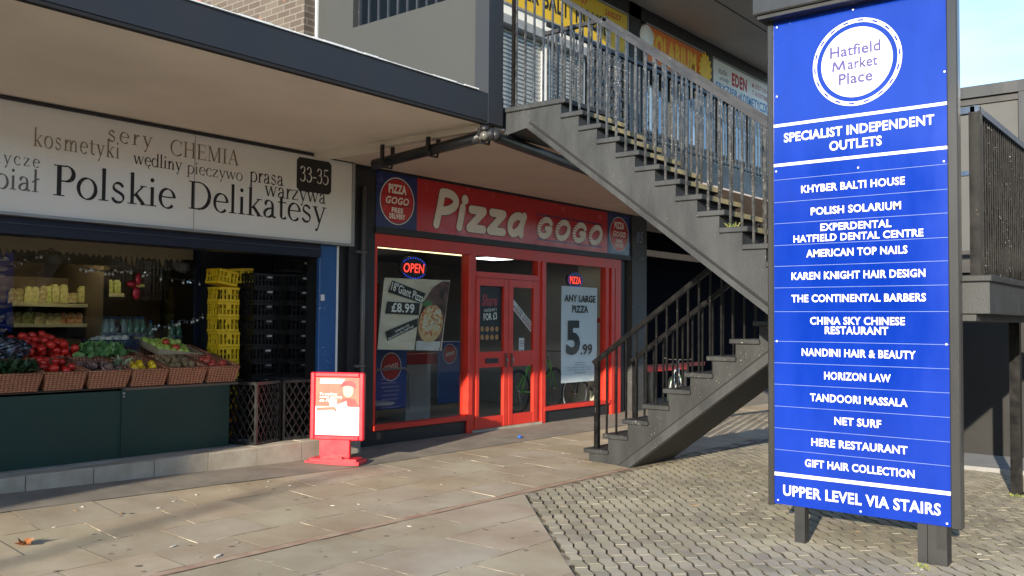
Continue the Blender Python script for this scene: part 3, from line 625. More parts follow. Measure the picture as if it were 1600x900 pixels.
# railings
def rail(pts, m, wx=.048, wz=.045):
    b = MB()
    for p, q in zip(pts[:-1], pts[1:]): b.bar(p, q, wx, wz, m)
    for p in pts[1:-1]: b.box((p[0] - wx / 2, p[1] - wx / 2, p[2] - wz / 2 - .004), (p[0] + wx / 2, p[1] + wx / 2, p[2] + wz / 2 + .003), m)
    return b.build('handrail', t)
NB = 0; EXTRA = MB()
def bars(h, places, m):
    global NB
    for (x, y, z0, z1) in places:
        NB += 1; hb = .0083 if x < 8 else .0095
        if NB <= 100:
            b = MB(); b.box((x - hb, y - hb, z0), (x + hb, y + hb, z1), m); b.build('baluster', h)
        else: EXTRA.box((x - hb, y - hb, z0), (x + hb, y + hb, z1), m)
xr = XU0 + .043; sl_ = RU / TU; YD = nose[11][0] - .06
RH = .918
def zr_u(y): return ZU + RH - sl_ * max(0, YU - y)
h = rail([(xr, 5.50, ZU + RH + .25), (xr, YU + .345, ZU + RH + .25), (xr, YD, ZU + RH - sl_ * (YU - YD))], M_railg, .042, .039)
def bars_u(x, step, m, bx):
    out = []; k = 0; y = YU - .052
    while y > YD:
        n = min(11, int((YU + .026 - y) / TU) + 1); out.append((x, y, nose[n][1] - .002, zr_u(y) - .02)); y -= step
    return out
bars(h, bars_u(xr, TU / 2, M_bar, 0), M_bar)
bars(h, [(xr, YU + .052 + .108 * k, ZU - .002, ZU + RH + min(.25, sl_ * (.052 + .108 * k)) - .02) for k in range(6)], M_bar)
b = MB(); b.box((xr - .018, 5.47, ZU - .05), (xr + .018, 5.505, ZU + RH + .27), M_rail); b.build('newel_post', t)
xf = XU1 - .035
h = rail([(xf, 5.62, ZU + RH), (xf, YU, ZU + RH), (xf, YD, zr_u(YD))], M_railg, .042, .039)
yn, zn = nl[0][0] - .07, ZL0
def zr_l(y): return ZL0 + .98 + (RL / TL) * (YL - .07 - y)
xr = XL0 + .06
h2 = rail([(xr, 5.83, zr_l(5.83)), (xr, 3.05, zr_l(3.05))], M_rail, .05, .05)
b = MB(); b.box((xr - .026, 5.757, ZL0 - .002), (xr + .026, 5.809, zr_l(5.78) - .02), M_rail); b.build('newel_post', t)
def bars_l(x):
    out = []
    y = 5.78 - TL / 2
    while y > 3.1:
        n = max(0, min(10, int((YL + .03 - y) / TL))); out.append((x, y, nl[n][1] - .002, zr_l(y) - .02)); y -= TL / 2
    return out
bars(h2, bars_l(xr), M_rail)
bars(h, bars_u(xf, TU / 2, M_bar, 0) + [(xf, YU + .052 + .108 * k, ZU - .002, ZU + RH - .02) for k in range(7)], M_bar)
xf = XL1 - .06
h3 = rail([(xf, 5.83, zr_l(5.83)), (xf, 3.05, zr_l(3.05))], M_rail, .05, .05)
b = MB(); b.box((xf - .026, 5.757, ZL0 - .002), (xf + .026, 5.809, zr_l(5.78) - .02), M_rail); b.build('newel_post', t)
bars(h3, bars_l(xf), M_rail)
# railing round the half landing
zt = ZLAND + 1.14; yy = LY0 + .09; xx = XU0 + .07
M_railsky = mat('skytintrail', (.035, .06, .11), .3, c2=(.05, .08, .14), scale=8, spec=.3)  # sky reflected in the handrail, put into its base colour as blue
h4 = rail([(xx, 2.4, zt - .02), (xx, yy, zt), (XL1 + .02, yy, zt), (XL1 + .02, 2.9, zt)], M_railsky, .055, .045)
b = MB(); b.box((xx - .04, yy - .035, ZLAND), (xx + .04, yy + .035, zt - .02), M_rail); b.build('newel_post', t)
M_cor = mat('glossybars', (.006, .006, .007), .2, c2=(.014, .014, .014), scale=10, fleck=.12, fc=(.25, .24, .22), fscale=75, spec=.25)
for k in range(36): EXTRA.box((xx + .09 + .075 * k - .010, yy - .010, ZLAND), (xx + .09 + .075 * k + .010, yy + .010, zt - .02), M_cor)
for k in range(7): EXTRA.box((xx - .009, yy + .16 + .13 * k - .009, ZLAND), (xx + .009, yy + .16 + .13 * k + .009, zt - .02), M_rail)
eo = EXTRA.build('balusters', t); eo['kind'] = 'stuff'
b = MB(); q = AZ(1589, 772, -.1); b.box((q.x - .045, q.y - .045, -.11), (q.x + .045, q.y + .045, ZLAND - .3), M_rail); b.box((q.x - .055, q.y - .055, -.11), (q.x + .055, q.y + .055, -.085), M_rail); b.build('support_post', t)
# ================================================================== the pizza shop
D = 8.2
FX = (Vector((0, D, 0)), Vector((1, 0, 0)), Vector((0, 0, 1)), Vector((0, -1, 0)))       # facade frame
def fxy(px, py, y=D): p = AY(px, py, y); return p.x, p.z
def g82(x): return G(x, D)
t = thing('brick_pier', 'black painted pier between the grocery and the pizza shop', 'pier', (7.27, D, 0))
b = MB(); b.box((7.06, D - .02, -.05), (7.47, 8.6, cz0 + .02), M_black); b.build('pier', t)
t = thing('downpipe', 'thin grey downpipe clipped to the black pier', 'pipe', (7.33, 8.13, .1))
M_pipe = mat('greypipe', (.10, .10, .105), .4)
x_ = AY(567, 450, 8.14).x; b = MB(); b.tube([(x_, 8.14, .1), (x_, 8.14, 3.1)], .028, M_pipe, 10); b.build('pipe', t)
for z in (.95, 2.3): b = MB(); b.tube([(x_, 8.14, z), (x_, 8.14, z + .03)], .04, M_pipe, 10); b.box((x_ - .09, 8.13, z), (x_ + .02, 8.179, z + .03), M_pipe); b.build('clip', t)

PX0, PX1 = 7.47, 13.03
SZ = .225                                                # red sill, top
t = thing('pizza_shopfront', 'red framed pizza shop front with double doors and two wide windows', 'shopfront', (10.2, D, 0))
b = MB(); b.box((PX0, D - .01, -.05), (9.20, D + .12, SZ - .05), M_black); b.build('stall_riser', t); b = MB(); b.box((10.86, D - .01, -.05), (12.72, D + .12, SZ - .05), M_black); b.build('stall_riser', t)
b = MB(); b.bbox((PX0, D - .05, SZ - .05), (9.20, D + .1, SZ + .012), M_red); b.build('sill', t); b = MB(); b.bbox((10.86, D - .05, SZ - .05), (12.78, D + .1, SZ + .012), M_red); b.build('sill', t)
b = MB()
b.box((PX0, D - .02, 2.41), (PX1, D + .1, 2.56), M_red)                                  # head
b.bbox((9.155, D - .045, -.05), (9.25, D + .1, 2.41), M_red); b.box((9.25, D - .02, 0), (9.325, D + .09, 2.41), M_red)
b.bbox((10.80, D - .045, -.05), (10.90, D + .1, 2.41), M_red); b.box((10.72, D - .02, 0), (10.80, D + .09, 2.41), M_red)
b.box((9.325, D - .025, 2.11), (10.72, D + .09, 2.19), M_red)                              # transom
b.bbox((12.57, D - .02, SZ), (12.66, D + .1, 2.41), M_red); b.bbox((12.70, D - .045, -.05), (12.80, D + .1, 2.41), M_red); b.bbox((12.86, D - .02, -.05), (13.03, D + .12, 2.41), M_red)
b.box((12.66, D + .0, SZ), (12.70, D + .09, 2.41), M_red); b.box((12.80, D + .01, -.05), (12.86, D + .1, 2.41), M_red)
b.box((PX0, D - .01, SZ + .012), (PX0 + .05, D + .09, 2.41), M_red)
b.box((9.25, D - .06, -.06), (10.80, D + .12, .03), M_conc)
b.build('frame', t)
for x0, x1, z0, z1 in ((PX0 + .05, 9.155, SZ + .012, 2.41), (10.90, 12.57, SZ + .012, 2.41), (9.325, 10.72, 2.19, 2.41)):
    b = MB(); b.box((x0, D + .04, z0), (x1, D + .048, z1), GL); b.build('window_pane', t)
# two door leaves
for k, (x0, x1) in enumerate(((9.33, 10.02), (10.03, 10.715))):
    b = MB(); s_ = .085; m_ = M_red; y0, y1 = D - .035, D + .02
    if k == 0: sl0, sl1 = .07, .10
    else: sl0, sl1 = .10, .11
    b.bbox((x0, y0, .035), (x0 + sl0, y1, 2.105), m_); b.bbox((x1 - sl1, y0, .035), (x1, y1, 2.105), m_)
    b.box((x0 + sl0, y0 + .004, .035), (x1 - sl1, y1, .19), m_); b.box((x0 + sl0, y0 + .004, .87), (x1 - sl1, y1, 1.085), m_); b.box((x0 + sl0, y0 + .004, 2.0), (x1 - sl1, y1, 2.105), m_)
    d = b.build('door', t)
    b = MB(); b.box((x0 + sl0, D - .005, .19), (x1 - sl1, D + .002, .87), GL); b.box((x0 + sl0, D - .005, 1.085), (x1 - sl1, D + .002, 2.0), GL); b.build('glass', d)
    b = MB()
    if k == 0: b.bbox((9.52, D - .042, .925), (9.80, D - .028, .995), M_black, .004); b.build('letterbox', d)
    b = MB(); xh = x1 - .06 if k == 0 else x0 + .06; b.bbox((xh - .022, D - .05, .86), (xh + .022, D - .03, 1.06), mat('bronzeplate', (.12, .03, .025), .4)); b.tube([(xh, D - .05, .98), (xh, D - .075, .98), (xh, D - .075, .93)], .008, M_steel, 8); b.build('handle', d)
# interior shell of the shop
M_intw = mat('shopwallpaint', (.30, .30, .29), .8, var=.1, scale=1); M_intf = mat('shopfloor', (.20, .205, .20), .6, var=.1, scale=2); M_intc = mat('shopceiling', (.12, .115, .10), .8)
M_tile = mat('creamtile', (.62, .56, .44), .4, var=.05)
b = MB(); b.box((PX0 - .1, 12.4, 0), (PX1 + .1, 12.5, 2.9), M_intw); b.box((PX0 - .1, D + .13, 0), (PX0 - .01, 12.4, 2.9), M_intw); b.box((PX1 + .0, D + .13, 0), (PX1 + .1, 12.4, 2.9), M_intw)
b.box((12.80, D + .125, .0), (13.0, 8.9, 2.5), M_tile); b.box((12.795, D + .126, 1.50), (13.0, 8.9, 1.58), M_red)
b.box((PX0 - .1, D + .1, 2.6), (PX1 + .1, 12.5, 2.7), M_intc); b.box((PX0 - .1, D + .13, -.02), (PX1 + .1, 12.5, .012), M_intf)
b.box((PX0 - .1, D + .0, 2.56), (PX1 + .1, D + .1, 3.36), M_black); b.box((PX1, D + .02, -.05), (13.2, D + .2, 2.56), M_black); b.build('shop_room', t)
b = MB(); b.box((9.8, 12.36, .8), (11.4, 12.39, 2.2), mat('menuboard', (.30, .05, .04), .5, var=.5, scale=3)); b.box((7.8, 12.36, 1.2), (8.4, 12.39, 2.1), mat('redposter', (.35, .04, .04), .5, var=.4, scale=5)); b.build('wall_poster', t)

# lamps in the shop
t = thing('tube_lamp', 'lit warm white tube lamp inside the left pizza shop window', 'lamp', (8.3, 8.75, 2.5))
p, q = AY(583, 384, 8.75), AY(724, 398, 8.75); b = MB(); b.tube([p, q], .022, emis('tubeglow', (1, .76, .40), .9), 10); b.build('tube', t); b = MB(); b.box((p.x, 8.72, p.z + .022), (q.x, 8.78, 2.6), M_white); b.build('batten', t)
t = thing('ceiling_lamp', 'lit white square ceiling lamp above the pizza shop doors', 'lamp', (11.2, 9.5, 2.55))
p = AY(776, 403.5, 9.6); b = MB(); b.box((p.x - .28, 9.35, p.z - .012), (p.x + .28, 9.9, p.z + .03), emis('panelglow', (1, .95, .85), 1.6)); b.build('diffuser', t)
b = MB(); b.box((p.x - .31, 9.32, p.z), (p.x + .31, 9.93, 2.6), M_white); b.build('lamp_body', t)

# fascia sign
t = thing('shop_sign', 'wide red and blue pizza shop sign with cream brush lettering and two roundels', 'sign', (10.4, D, 2.64))
M_sgred = mat('gloss_sign_red', (.56, .028, .032), .22, var=.05); M_sgblue = mat('gloss_sign_blue', (.018, .035, .16), .22, var=.06); M_cream = mat('creamletter', (.90, .87, .79), .45, var=.04); M_ink2 = mat('darkoutline', (.03, .008, .012), .5)
sx0, sx1, sz0, sz1 = 7.47, 13.30, 2.645, 3.322
b = MB(); b.box((sx0, D - .03, sz0), (8.165, D + .05, sz1), M_sgblue); b.box((8.165, D - .03, sz0), (12.585, D + .05, sz1), M_sgred); b.box((12.585, D - .03, sz0), (sx1, D + .05, sz1), M_sgblue); b.build('panel', t)
b = MB(); b.box((sx0 - .01, D - .045, sz1), (sx1 + .01, D + .05, sz1 + .035), M_black); b.box((sx0 - .01, D - .045, sz0 - .08), (sx1 + .01, D + .05, sz0), M_shopdark); b.build('frame', t)
SF = (Vector((0, D - .03, 0)), FX[1], FX[2], FX[3])
def tr(strokes, x0, x1, z0, z1, sh): return [[(x0 + (x + sh * y) * (x1 - x0), z0 + y * (z1 - z0)) for x, y in s] for s in strokes]
# big casual brush word
LET = {'P': ([[(.10, .0), (.13, .5), (.14, .97)], bez((.14, .97), (.72, 1.05), (.72, .45), (.16, .42), 12)], .68), 'i': ([[(.10, .0), (.12, .62)]], .36),
       'z': ([[(.03, .60), (.44, .60)], [(.44, .60), (.04, .02)], [(.04, .02), (.50, .02)]], .66), 'a': ([bez((.46, .55), (.30, .72), (.0, .55), (.04, .22), 10) + bez((.04, .22), (.06, -.08), (.38, -.02), (.46, .40), 10)[1:], [(.50, .64), (.44, .3), (.46, .02)]], .6)}
def brush(word, x0, x1, z0, zh, sh, wd):
    tot = sum(LET[c][1] for c in word); k = (x1 - x0 - sh * zh) / tot; X0 = x0; out = []
    for c in word:
        ss_, a = LET[c]
        for s in ss_: out.append(([(X0 + x * k + sh * y * zh, z0 + y * zh) for x, y in s], wd))
        if c == 'i': out.append(([(X0 + .15 * k + sh * .86 * zh, z0 + .86 * zh), (X0 + .155 * k + sh * .87 * zh, z0 + .87 * zh)], wd * 1.15))
        X0 += a * k
    return out
x0, z0 = fxy(680, 362); x1, z1 = fxy(818, 350)
bo = brush('Pizza', 8.45, 10.46, 2.76, .44, .20, .115)
b = MB()
for k, (s, wd) in enumerate(bo): put_polys(b, fat(s, wd + .018), SF, M_ink2, .002 + .0004 * (k % 4), .00004, 10)
for k, (s, wd) in enumerate(bo): put_polys(b, fat(s, wd), SF, M_cream, .006 + .0006 * (k % 4), .00005, 10)
# second word: heavy slanted capitals cut by speed lines on their left side
def gog(c):
    if c == 'O': return [arc(.5, .5, .36, .36, 0, 360, 30)]
    return [arc(.5, .5, .36, .36, 40, 335, 26), [(.83, .34), (.83, .47)], [(.83, .47), (.58, .47)]]
X0 = 10.66; zl1 = (fxy(833, 333.6, D - .03)[1] + fxy(931, 349.6, D - .03)[1]) / 2; zl0 = (fxy(832, 373, D - .03)[1] + fxy(930, 385.6, D - .03)[1]) / 2; gh = (zl1 - zl0) * .93; gc = (zl0 + zl1) / 2
for c, wdt in zip('GOGO', (.42, .42, .42, .42)):
    for k, s in enumerate(gog(c)):
        q = [(X0 + x * wdt + .34 * (y - .5) * .40, gc + (y - .5) * gh) for x, y in s]
        put_polys(b, fat(q, .102), SF, M_ink2, .002, .00003, 20); put_polys(b, fat(q, .088), SF, M_cream, .006, .00004, 20)
    for j in range(7):
        zz = gc + (j - 3) * gh * .115 - .005; xl = X0 + .03 + .34 * ((zz - gc) / gh) * .40 + abs(j - 3) * .012
        put_polys(b, [[(xl - .035, zz), (xl + .085 - .012 * abs(j - 3), zz + .003), (xl + .085 - .012 * abs(j - 3), zz + .010), (xl - .035, zz + .014)]], SF, M_sgred, .0085)
    X0 += .455
for z in (zl0, zl1): put_polys(b, [rect(10.66, z - .008, 12.42, z + .008)], SF, M_sgblue, .004)
b.build('lettering', t)
def roundel(cx, cz, r):
    b = MB(); put_polys(b, [disc(cx, cz, r + .022, n=56)], SF, M_cream, .001); put_polys(b, [disc(cx, cz, r + .010, n=56)], SF, M_sgblue, .0015); put_polys(b, [disc(cx, cz, r, n=56)], SF, M_sgred, .002)
    put_text(b, 'PIZZA', SF, cx, cz + r * .55, r * 1.12, r * .42, M_cream, .05, off=.004); put_text(b, 'GOGO', SF, cx, cz + .02 * r, r * 1.45, r * .34, M_cream, .03, .25, off=.004)
    put_text(b, 'FREE', SF, cx, cz - r * .42, r * .72, r * .24, M_cream, .05, off=.004); put_text(b, 'DELIVERY', SF, cx, cz - r * .70, r * 1.0, r * .24, M_cream, .05, off=.004)
    for z in (.27, -.21): put_polys(b, [rect(cx - r * .9, cz + z * r, cx + r * .9, cz + z * r + .007)], SF, M_ink2, .003)
    b.build('roundel', t)
roundel(7.82, 2.985, .272); roundel(12.945, 2.985, .272)

# ------------------------------------------------------------------ posters and lit signs in the windows
YP = D + .075
PF = (Vector((0, YP, 0)), FX[1], FX[2], FX[3])
M_paper = mat('woodpaper', (.70, .60, .43), .7, c2=(.84, .76, .60), scale=2.2, streak=.25, lo=.35, hi=.65)
t = thing('window_poster', 'crooked cream poster with a pizza photo and black price panels in the left window', 'poster', (8.3, YP, 1.1))
c4 = [fxy(601, 434, YP), fxy(704, 438, YP), fxy(690, 548, YP), fxy(590, 546, YP)]
def pq(u, v):                                           # position on the crooked poster, u to the right, v upwards
    a, bq, c, d = c4
    return ((d[0] * (1 - u) + c[0] * u) * (1 - v) + (a[0] * (1 - u) + bq[0] * u) * v, (d[1] * (1 - u) + c[1] * u) * (1 - v) + (a[1] * (1 - u) + bq[1] * u) * v)
b = MB(); N_ = 10; vs = []; fs = []
for k in range(N_ + 1):
    for j in range(N_ + 1): x, z = pq(k / N_, j / N_); bul = .012 * math.sin(k * .6 + j * .3); vs.append((x, YP + .004 + bul * .5, z))
for k in range(N_):
    for j in range(N_): q = k * (N_ + 1) + j; fs.append((q, q + N_ + 1, q + N_ + 2, q + 1))
b.add(vs, fs, M_paper, True); b.build('sheet', t)
b = MB(); P2 = (Vector((0, YP - .006, 0)), FX[1], FX[2], FX[3])
def pp(l): return [pq(u, v) for u, v in l]
M_dough = mat('bakedcrust', (.60, .36, .15), .6, c2=(.72, .52, .28), scale=14); M_top = mat('pizzatopping', (.55, .10, .04), .6, c2=(.75, .55, .25), scale=26, lo=.42, hi=.56); M_dk = mat('darkphoto', (.05, .025, .02), .6, c2=(.22, .12, .09), scale=8); M_cheese = mat('cheese', (.68, .60, .40), .6, c2=(.75, .70, .55), scale=20)
put_polys(b, [pp([(.55, .0), (.97, .0), (.985, .98), (.86, .98), (.72, .88), (.60, .66), (.56, .45)])], P2, M_dk, .0)
put_polys(b, [pp([(.57, .0), (.95, .0), (.96, .13), (.57, .13)])], P2, mat('paperplate', (.62, .60, .56), .6), .001)
put_polys(b, [pp([(.565 + .195 * (1 + math.cos(a)), .37 + .26 * math.sin(a)) for a in [math.pi * 2 * k / 30 for k in range(30)]])], P2, M_dough, .002)
put_polys(b, [pp([(.575 + .185 * (1 + math.cos(a)), .42 + .22 * math.sin(a)) for a in [math.pi * 2 * k / 30 for k in range(30)]])], P2, M_top, .003)
rnd = random.Random(4)
put_polys(b, [pp([(cx_ + .02 * math.cos(a), cy_ + .018 * math.sin(a)) for a in [math.pi * 2 * k / 8 for k in range(8)]]) for cx_, cy_ in [(rnd.uniform(.64, .90), rnd.uniform(.27, .58)) for _ in range(60)]], P2, M_cheese, .004, .00003)
put_polys(b, [pp([(.66 + .08 * math.cos(a), .66 + .045 * math.sin(a)) for a in [math.pi * 2 * k / 14 for k in range(14)]])], P2, mat('greendip', (.10, .22, .08), .5), .005)
b.build('picture', t)
M_pan = mat('pricepanel', (.035, .032, .03), .6)
b = MB(); put_polys(b, [pp([(.06, .80), (.10, .97), (.62, .80), (.57, .66)]), pp([(.05, .50), (.06, .67), (.55, .66), (.55, .49)]), pp([(.12, .12), (.08, .25), (.54, .45), (.55, .33)])], P2, M_pan, .006)
def ptext(s, u, v, wd, ht, rot, bold=.02): x, z = pq(u, v); put_text(b, s, P2, x, z, wd, ht, M_cream, bold, 0, .008, rot)
ptext('18"Giant Pizza', .345, .81, .58, .115, -.26, .02); ptext('£8.99', .30, .585, .40, .12, -.03, .03); ptext('Collection only', .32, .30, .26, .04, .36); ptext('Not including Box (Half Price)', .31, .24, .46, .04, .36)
b.build('lettering', t)
M_ledred = emis('ledred', (1, .05, .03), .75); M_ledblue = emis('ledblue', (.05, .08, 1), .45); M_ledbox = mat('ledbacking', (.008, .008, .010), .3)
t = thing('open_sign', 'lit red open sign with a ring of blue dots in the left window', 'sign', (8.25, YP, 2.1))
x, z = fxy(647, 419, YP); b = MB(); b.prism([(x + a, YP + .01, z + c) for a, c in disc(0, 0, .245, .155)], (0, .03, 0), M_ledbox); b.build('backing', t)
b = MB(); put_text(b, 'OPEN', PF, x, z, .37, .12, M_ledred, .01, .12, .002); b.build('lettering', t)
b = MB(); put_polys(b, [disc(x + .22 * math.cos(k * .21), z + .13 * math.sin(k * .21), .008, n=8) for k in list(range(2, 13)) + list(range(18, 28))], PF, M_ledblue, .002); b.build('light_dots', t)
t = thing('pizza_sign', 'small lit red word sign above the white price poster', 'sign', (11.8, YP, 2.08))
x, z = fxy(899, 438, YP); b = MB(); b.prism([(x + a, YP + .01, z + c) for a, c in disc(0, 0, .21, .13)], (0, .03, 0), M_ledbox); b.build('backing', t)
b = MB(); put_text(b, 'PIZZA', PF, x, z, .30, .11, M_ledred, .01, .0, .002); b.build('lettering', t)
b = MB(); put_polys(b, [disc(x + .19 * math.cos(k * .3), z + .105 * math.sin(k * .3), .006, n=8) for k in range(21)], PF, M_ledblue, .002); b.build('light_dots', t)
t = thing('price_poster', 'tall white poster offering any large pizza at 5.99 in the right window', 'poster', (11.98, YP, .53))
x0, z0 = fxy(877, 599, YP); x1, z1 = fxy(933, 450, YP); M_ppr = mat('whiteposter', (.82, .86, .90), .6, var=.04, scale=2)
b = MB(); vs = []; fs = []
for k in range(9):
    for j in range(13): vs.append((x0 + (x1 - x0) * k / 8, YP + .004 + .006 * math.sin(k * 1.1 + j * .25), z0 + (z1 - z0) * j / 12))
for k in range(8):
    for j in range(12): q = k * 13 + j; fs.append((q, q + 13, q + 14, q + 1))
b.add(vs, fs, M_ppr, True); b.build('sheet', t)
b = MB(); W_ = x1 - x0; H_ = z1 - z0
def w_(s, u, v, wd, ht, bold): put_text(b, s, P2, x0 + u * W_, z0 + v * H_, wd * W_, ht * H_, M_ink, bold, 0, .004)
w_('ANY LARGE', .5, .875, .88, .075, .03); w_('PIZZA', .5, .765, .46, .075, .03); w_('5', .31, .465, .38, .36, .04); w_('.99', .68, .34, .34, .115, .025)
for k, s in enumerate(('Collection Only', 'Limited Time Only', 'Offer subject to change at any time', 'Not in conjunction with other offer', 'or the set deal')): w_(s, .5, .205 - .026 * k, (.26, .3, .7, .66, .3)[k], .016, .0)
b.build('lettering', t)
# door posters
YD_ = D + .012; DF = (Vector((0, YD_, 0)), FX[1], FX[2], FX[3])
t = thing('door_poster', 'black menu poster with pink script and small dishes on the left door', 'poster', (9.72, YD_, 1.09))
b = MB(); b.box((9.42, YD_, 1.24), (9.91, YD_ + .004, 1.99), mat('blackposter', (.02, .024, .03), .5, var=.2)); b.build('sheet', t)
M_pink = mat('pinkink', (.50, .05, .08), .5); b = MB(); put_text(b, 'Share', DF, 9.65, 1.80, .33, .16, M_pink, .03, .25); put_text(b, 'CHOOSE ANY 3', DF, 9.67, 1.665, .27, .04, M_cream, .01, rot=.08); put_text(b, 'FOR £3', DF, 9.67, 1.575, .29, .10, M_cream, .03, rot=.08); b.build('lettering', t)
b = MB(); M_dish = mat('frieddish', (.55, .22, .06), .6, c2=(.62, .36, .16), scale=30)
put_polys(b, [disc(9.50 + .105 * k, 1.40 - .115 * j, .038, n=10) for k in range(4) for j in range(2)], DF, M_dish, .002); b.build('picture', t)
t = thing('door_sticker', 'white diagonal strip sticker with red lettering on the right door', 'sticker', (10.4, YD_, 1.4))
p, q = fxy(797, 469, YD_), fxy(836, 519, YD_); ang = math.atan2(q[1] - p[1], q[0] - p[0]); cx, cz = (p[0] + q[0]) / 2, (p[1] + q[1]) / 2; ln = math.hypot(q[0] - p[0], q[1] - p[1])
dx, dz, nx, nz_ = math.cos(ang), math.sin(ang), -math.sin(ang), math.cos(ang)
b = MB(); b.prism([(cx + dx * a + nx * c, YD_, cz + dz * a + nz_ * c) for a, c in rect(-ln / 2, -.06, ln / 2, .06)], (0, .004, 0), M_white); b.build('strip', t)
b = MB(); put_text(b, 'Order Online', DF, cx + nx * .03, cz + nz_ * .03, .40, .035, M_ink, .01, 0, .002, ang); put_text(b, 'PIZZA GOGO', DF, cx - nx * .02, cz - nz_ * .02, .52, .045, M_redink, .03, 0, .002, ang); b.build('lettering', t)
t = thing('door_notice', 'small white no smoking notice low on the right door glass', 'notice', (10.3, YD_, 1.1))
x, z = fxy(815, 541, YD_); b = MB(); b.box((x - .06, YD_, z - .12), (x + .06, YD_ + .004, z + .12), M_white); b.build('sheet', t)
b = MB(); put_polys(b, ringq(x, z + .04, .036, .045, n=24), DF, M_redink, .002, .00002); put_polys(b, [rect(x - .025, z + .035, x + .025, z + .045), rect(x - .04, z - .06, x + .04, z - .05), rect(x - .04, z - .09, x + .04, z - .08)], DF, M_ink, .002); b.build('marks', t)
t = thing('door_sticker', 'small orange and white sticker at the lower corner of the left door glass', 'sticker', (9.44, YD_, 1.1))
x, z = fxy(746, 545, YD_); b = MB(); b.box((x - .035, YD_, z - .07), (x + .045, YD_ + .004, z + .08), mat('orangesticker', (.70, .48, .22), .5)); b.box((x - .03, YD_ - .002, z - .02), (x + .04, YD_, z + .015), M_redink); b.build('sheet', t)

# ------------------------------------------------------------------ inside the pizza shop
def blue_panel(name, lab, cx, y, z0, z1, wd, cat, framed=False):
    t = thing(name, lab, cat, (cx, y, z0)); M_ = mat('counterblue', (.022, .085, .28), .4, var=.08)
    b = MB(); b.bbox((cx - wd / 2, y, z0), (cx + wd / 2, y + .04, z1), M_, .015); b.build('panel', t)
    F = (Vector((cx, y, z0)), FX[1], FX[2], FX[3]); H = z1 - z0; r = wd * .27; b = MB()
    put_polys(b, [disc(0, H - r * 1.45, r * 1.15, n=40)], F, M_cream, .002); put_polys(b, [disc(0, H - r * 1.45, r * 1.08, n=40)], F, M_, .003); put_polys(b, [disc(0, H - r * 1.45, r, n=40)], F, mat('logored', (.45, .05, .04), .5), .004)
    put_text(b, 'GOGO', F, 0, H - r * 1.45, r * 1.5, r * .4, M_cream, .03, .2, .006, .18); b.build('roundel', t)
    if framed:
        b = MB(); pts = [(cx - wd / 2 - .02, y - .01, z0 - .02), (cx - wd / 2 - .02, y - .01, z1 - .35), (cx - wd / 2 + .06, y - .01, z1 - .27), (cx + wd / 2 - .06, y - .01, z1 - .27), (cx + wd / 2 + .02, y - .01, z1 - .35), (cx + wd / 2 + .02, y - .01, z0 - .02)]
        b.tube(pts, .016, M_steel, 8); b.build('frame', t)
        b = MB(); rnd = random.Random(8)
        put_polys(b, [rect(-wd * .3 + rnd.uniform(0, .06), H * .5 - .055 * k, wd * .3 - rnd.uniform(0, .12), H * .5 - .055 * k + .014) for k in range(8)], F, mat('fadedtext', (.25, .33, .48), .6), .003); b.build('lettering', t)
    return t
p = AY(610, 640, 9.0); q = AY(610, 545, 9.0); blue_panel('pavement_sign', 'blue menu board in a rounded tube frame inside the left window', p.x, 9.0, max(.06, p.z), q.z, .62, 'menu board', True)
p = AY(702, 630, 9.6); q = AY(702, 533, 9.6); blue_panel('counter_panel', 'plain blue counter front with red roundel behind the red mullion', p.x, 9.6, max(.05, p.z), q.z, .50, 'counter')
t = thing('serving_counter', 'pale grey counter with a red top edge between the two blue panels', 'counter', (9.0, 9.7, 0))
p = AY(634, 640, 9.7); q = AY(673, 568, 9.7); b = MB(); b.box((p.x, 9.7, .02), (q.x, 10.3, q.z), mat('greylaminate', (.42, .44, .42), .5, var=.04)); b.build('body', t); b = MB(); b.bbox((p.x - .02, 9.67, q.z), (q.x + .12, 10.32, q.z + .16), mat('redcountertop', (.40, .03, .03), .4)); b.build('top', t)
t = thing('round_table', 'small round grey table seen low at the left window edge', 'table', (8.0, 8.75, 0))
p = AY(585, 629, 8.7); b = MB(); b.lathe([(.02, -.03), (.24, -.03), (.26, -.015), (.25, 0), (.02, 0)], mat('greytabletop', (.42, .43, .42), .35), 28, (p.x + .05, 8.75, p.z)); b.build('table_top', t); b = MB(); b.lathe([(.16, .02), (.15, .04), (.025, .06), (.025, p.z - .03)], M_black, 14, (p.x + .05, 8.75, 0)); b.build('pedestal', t)
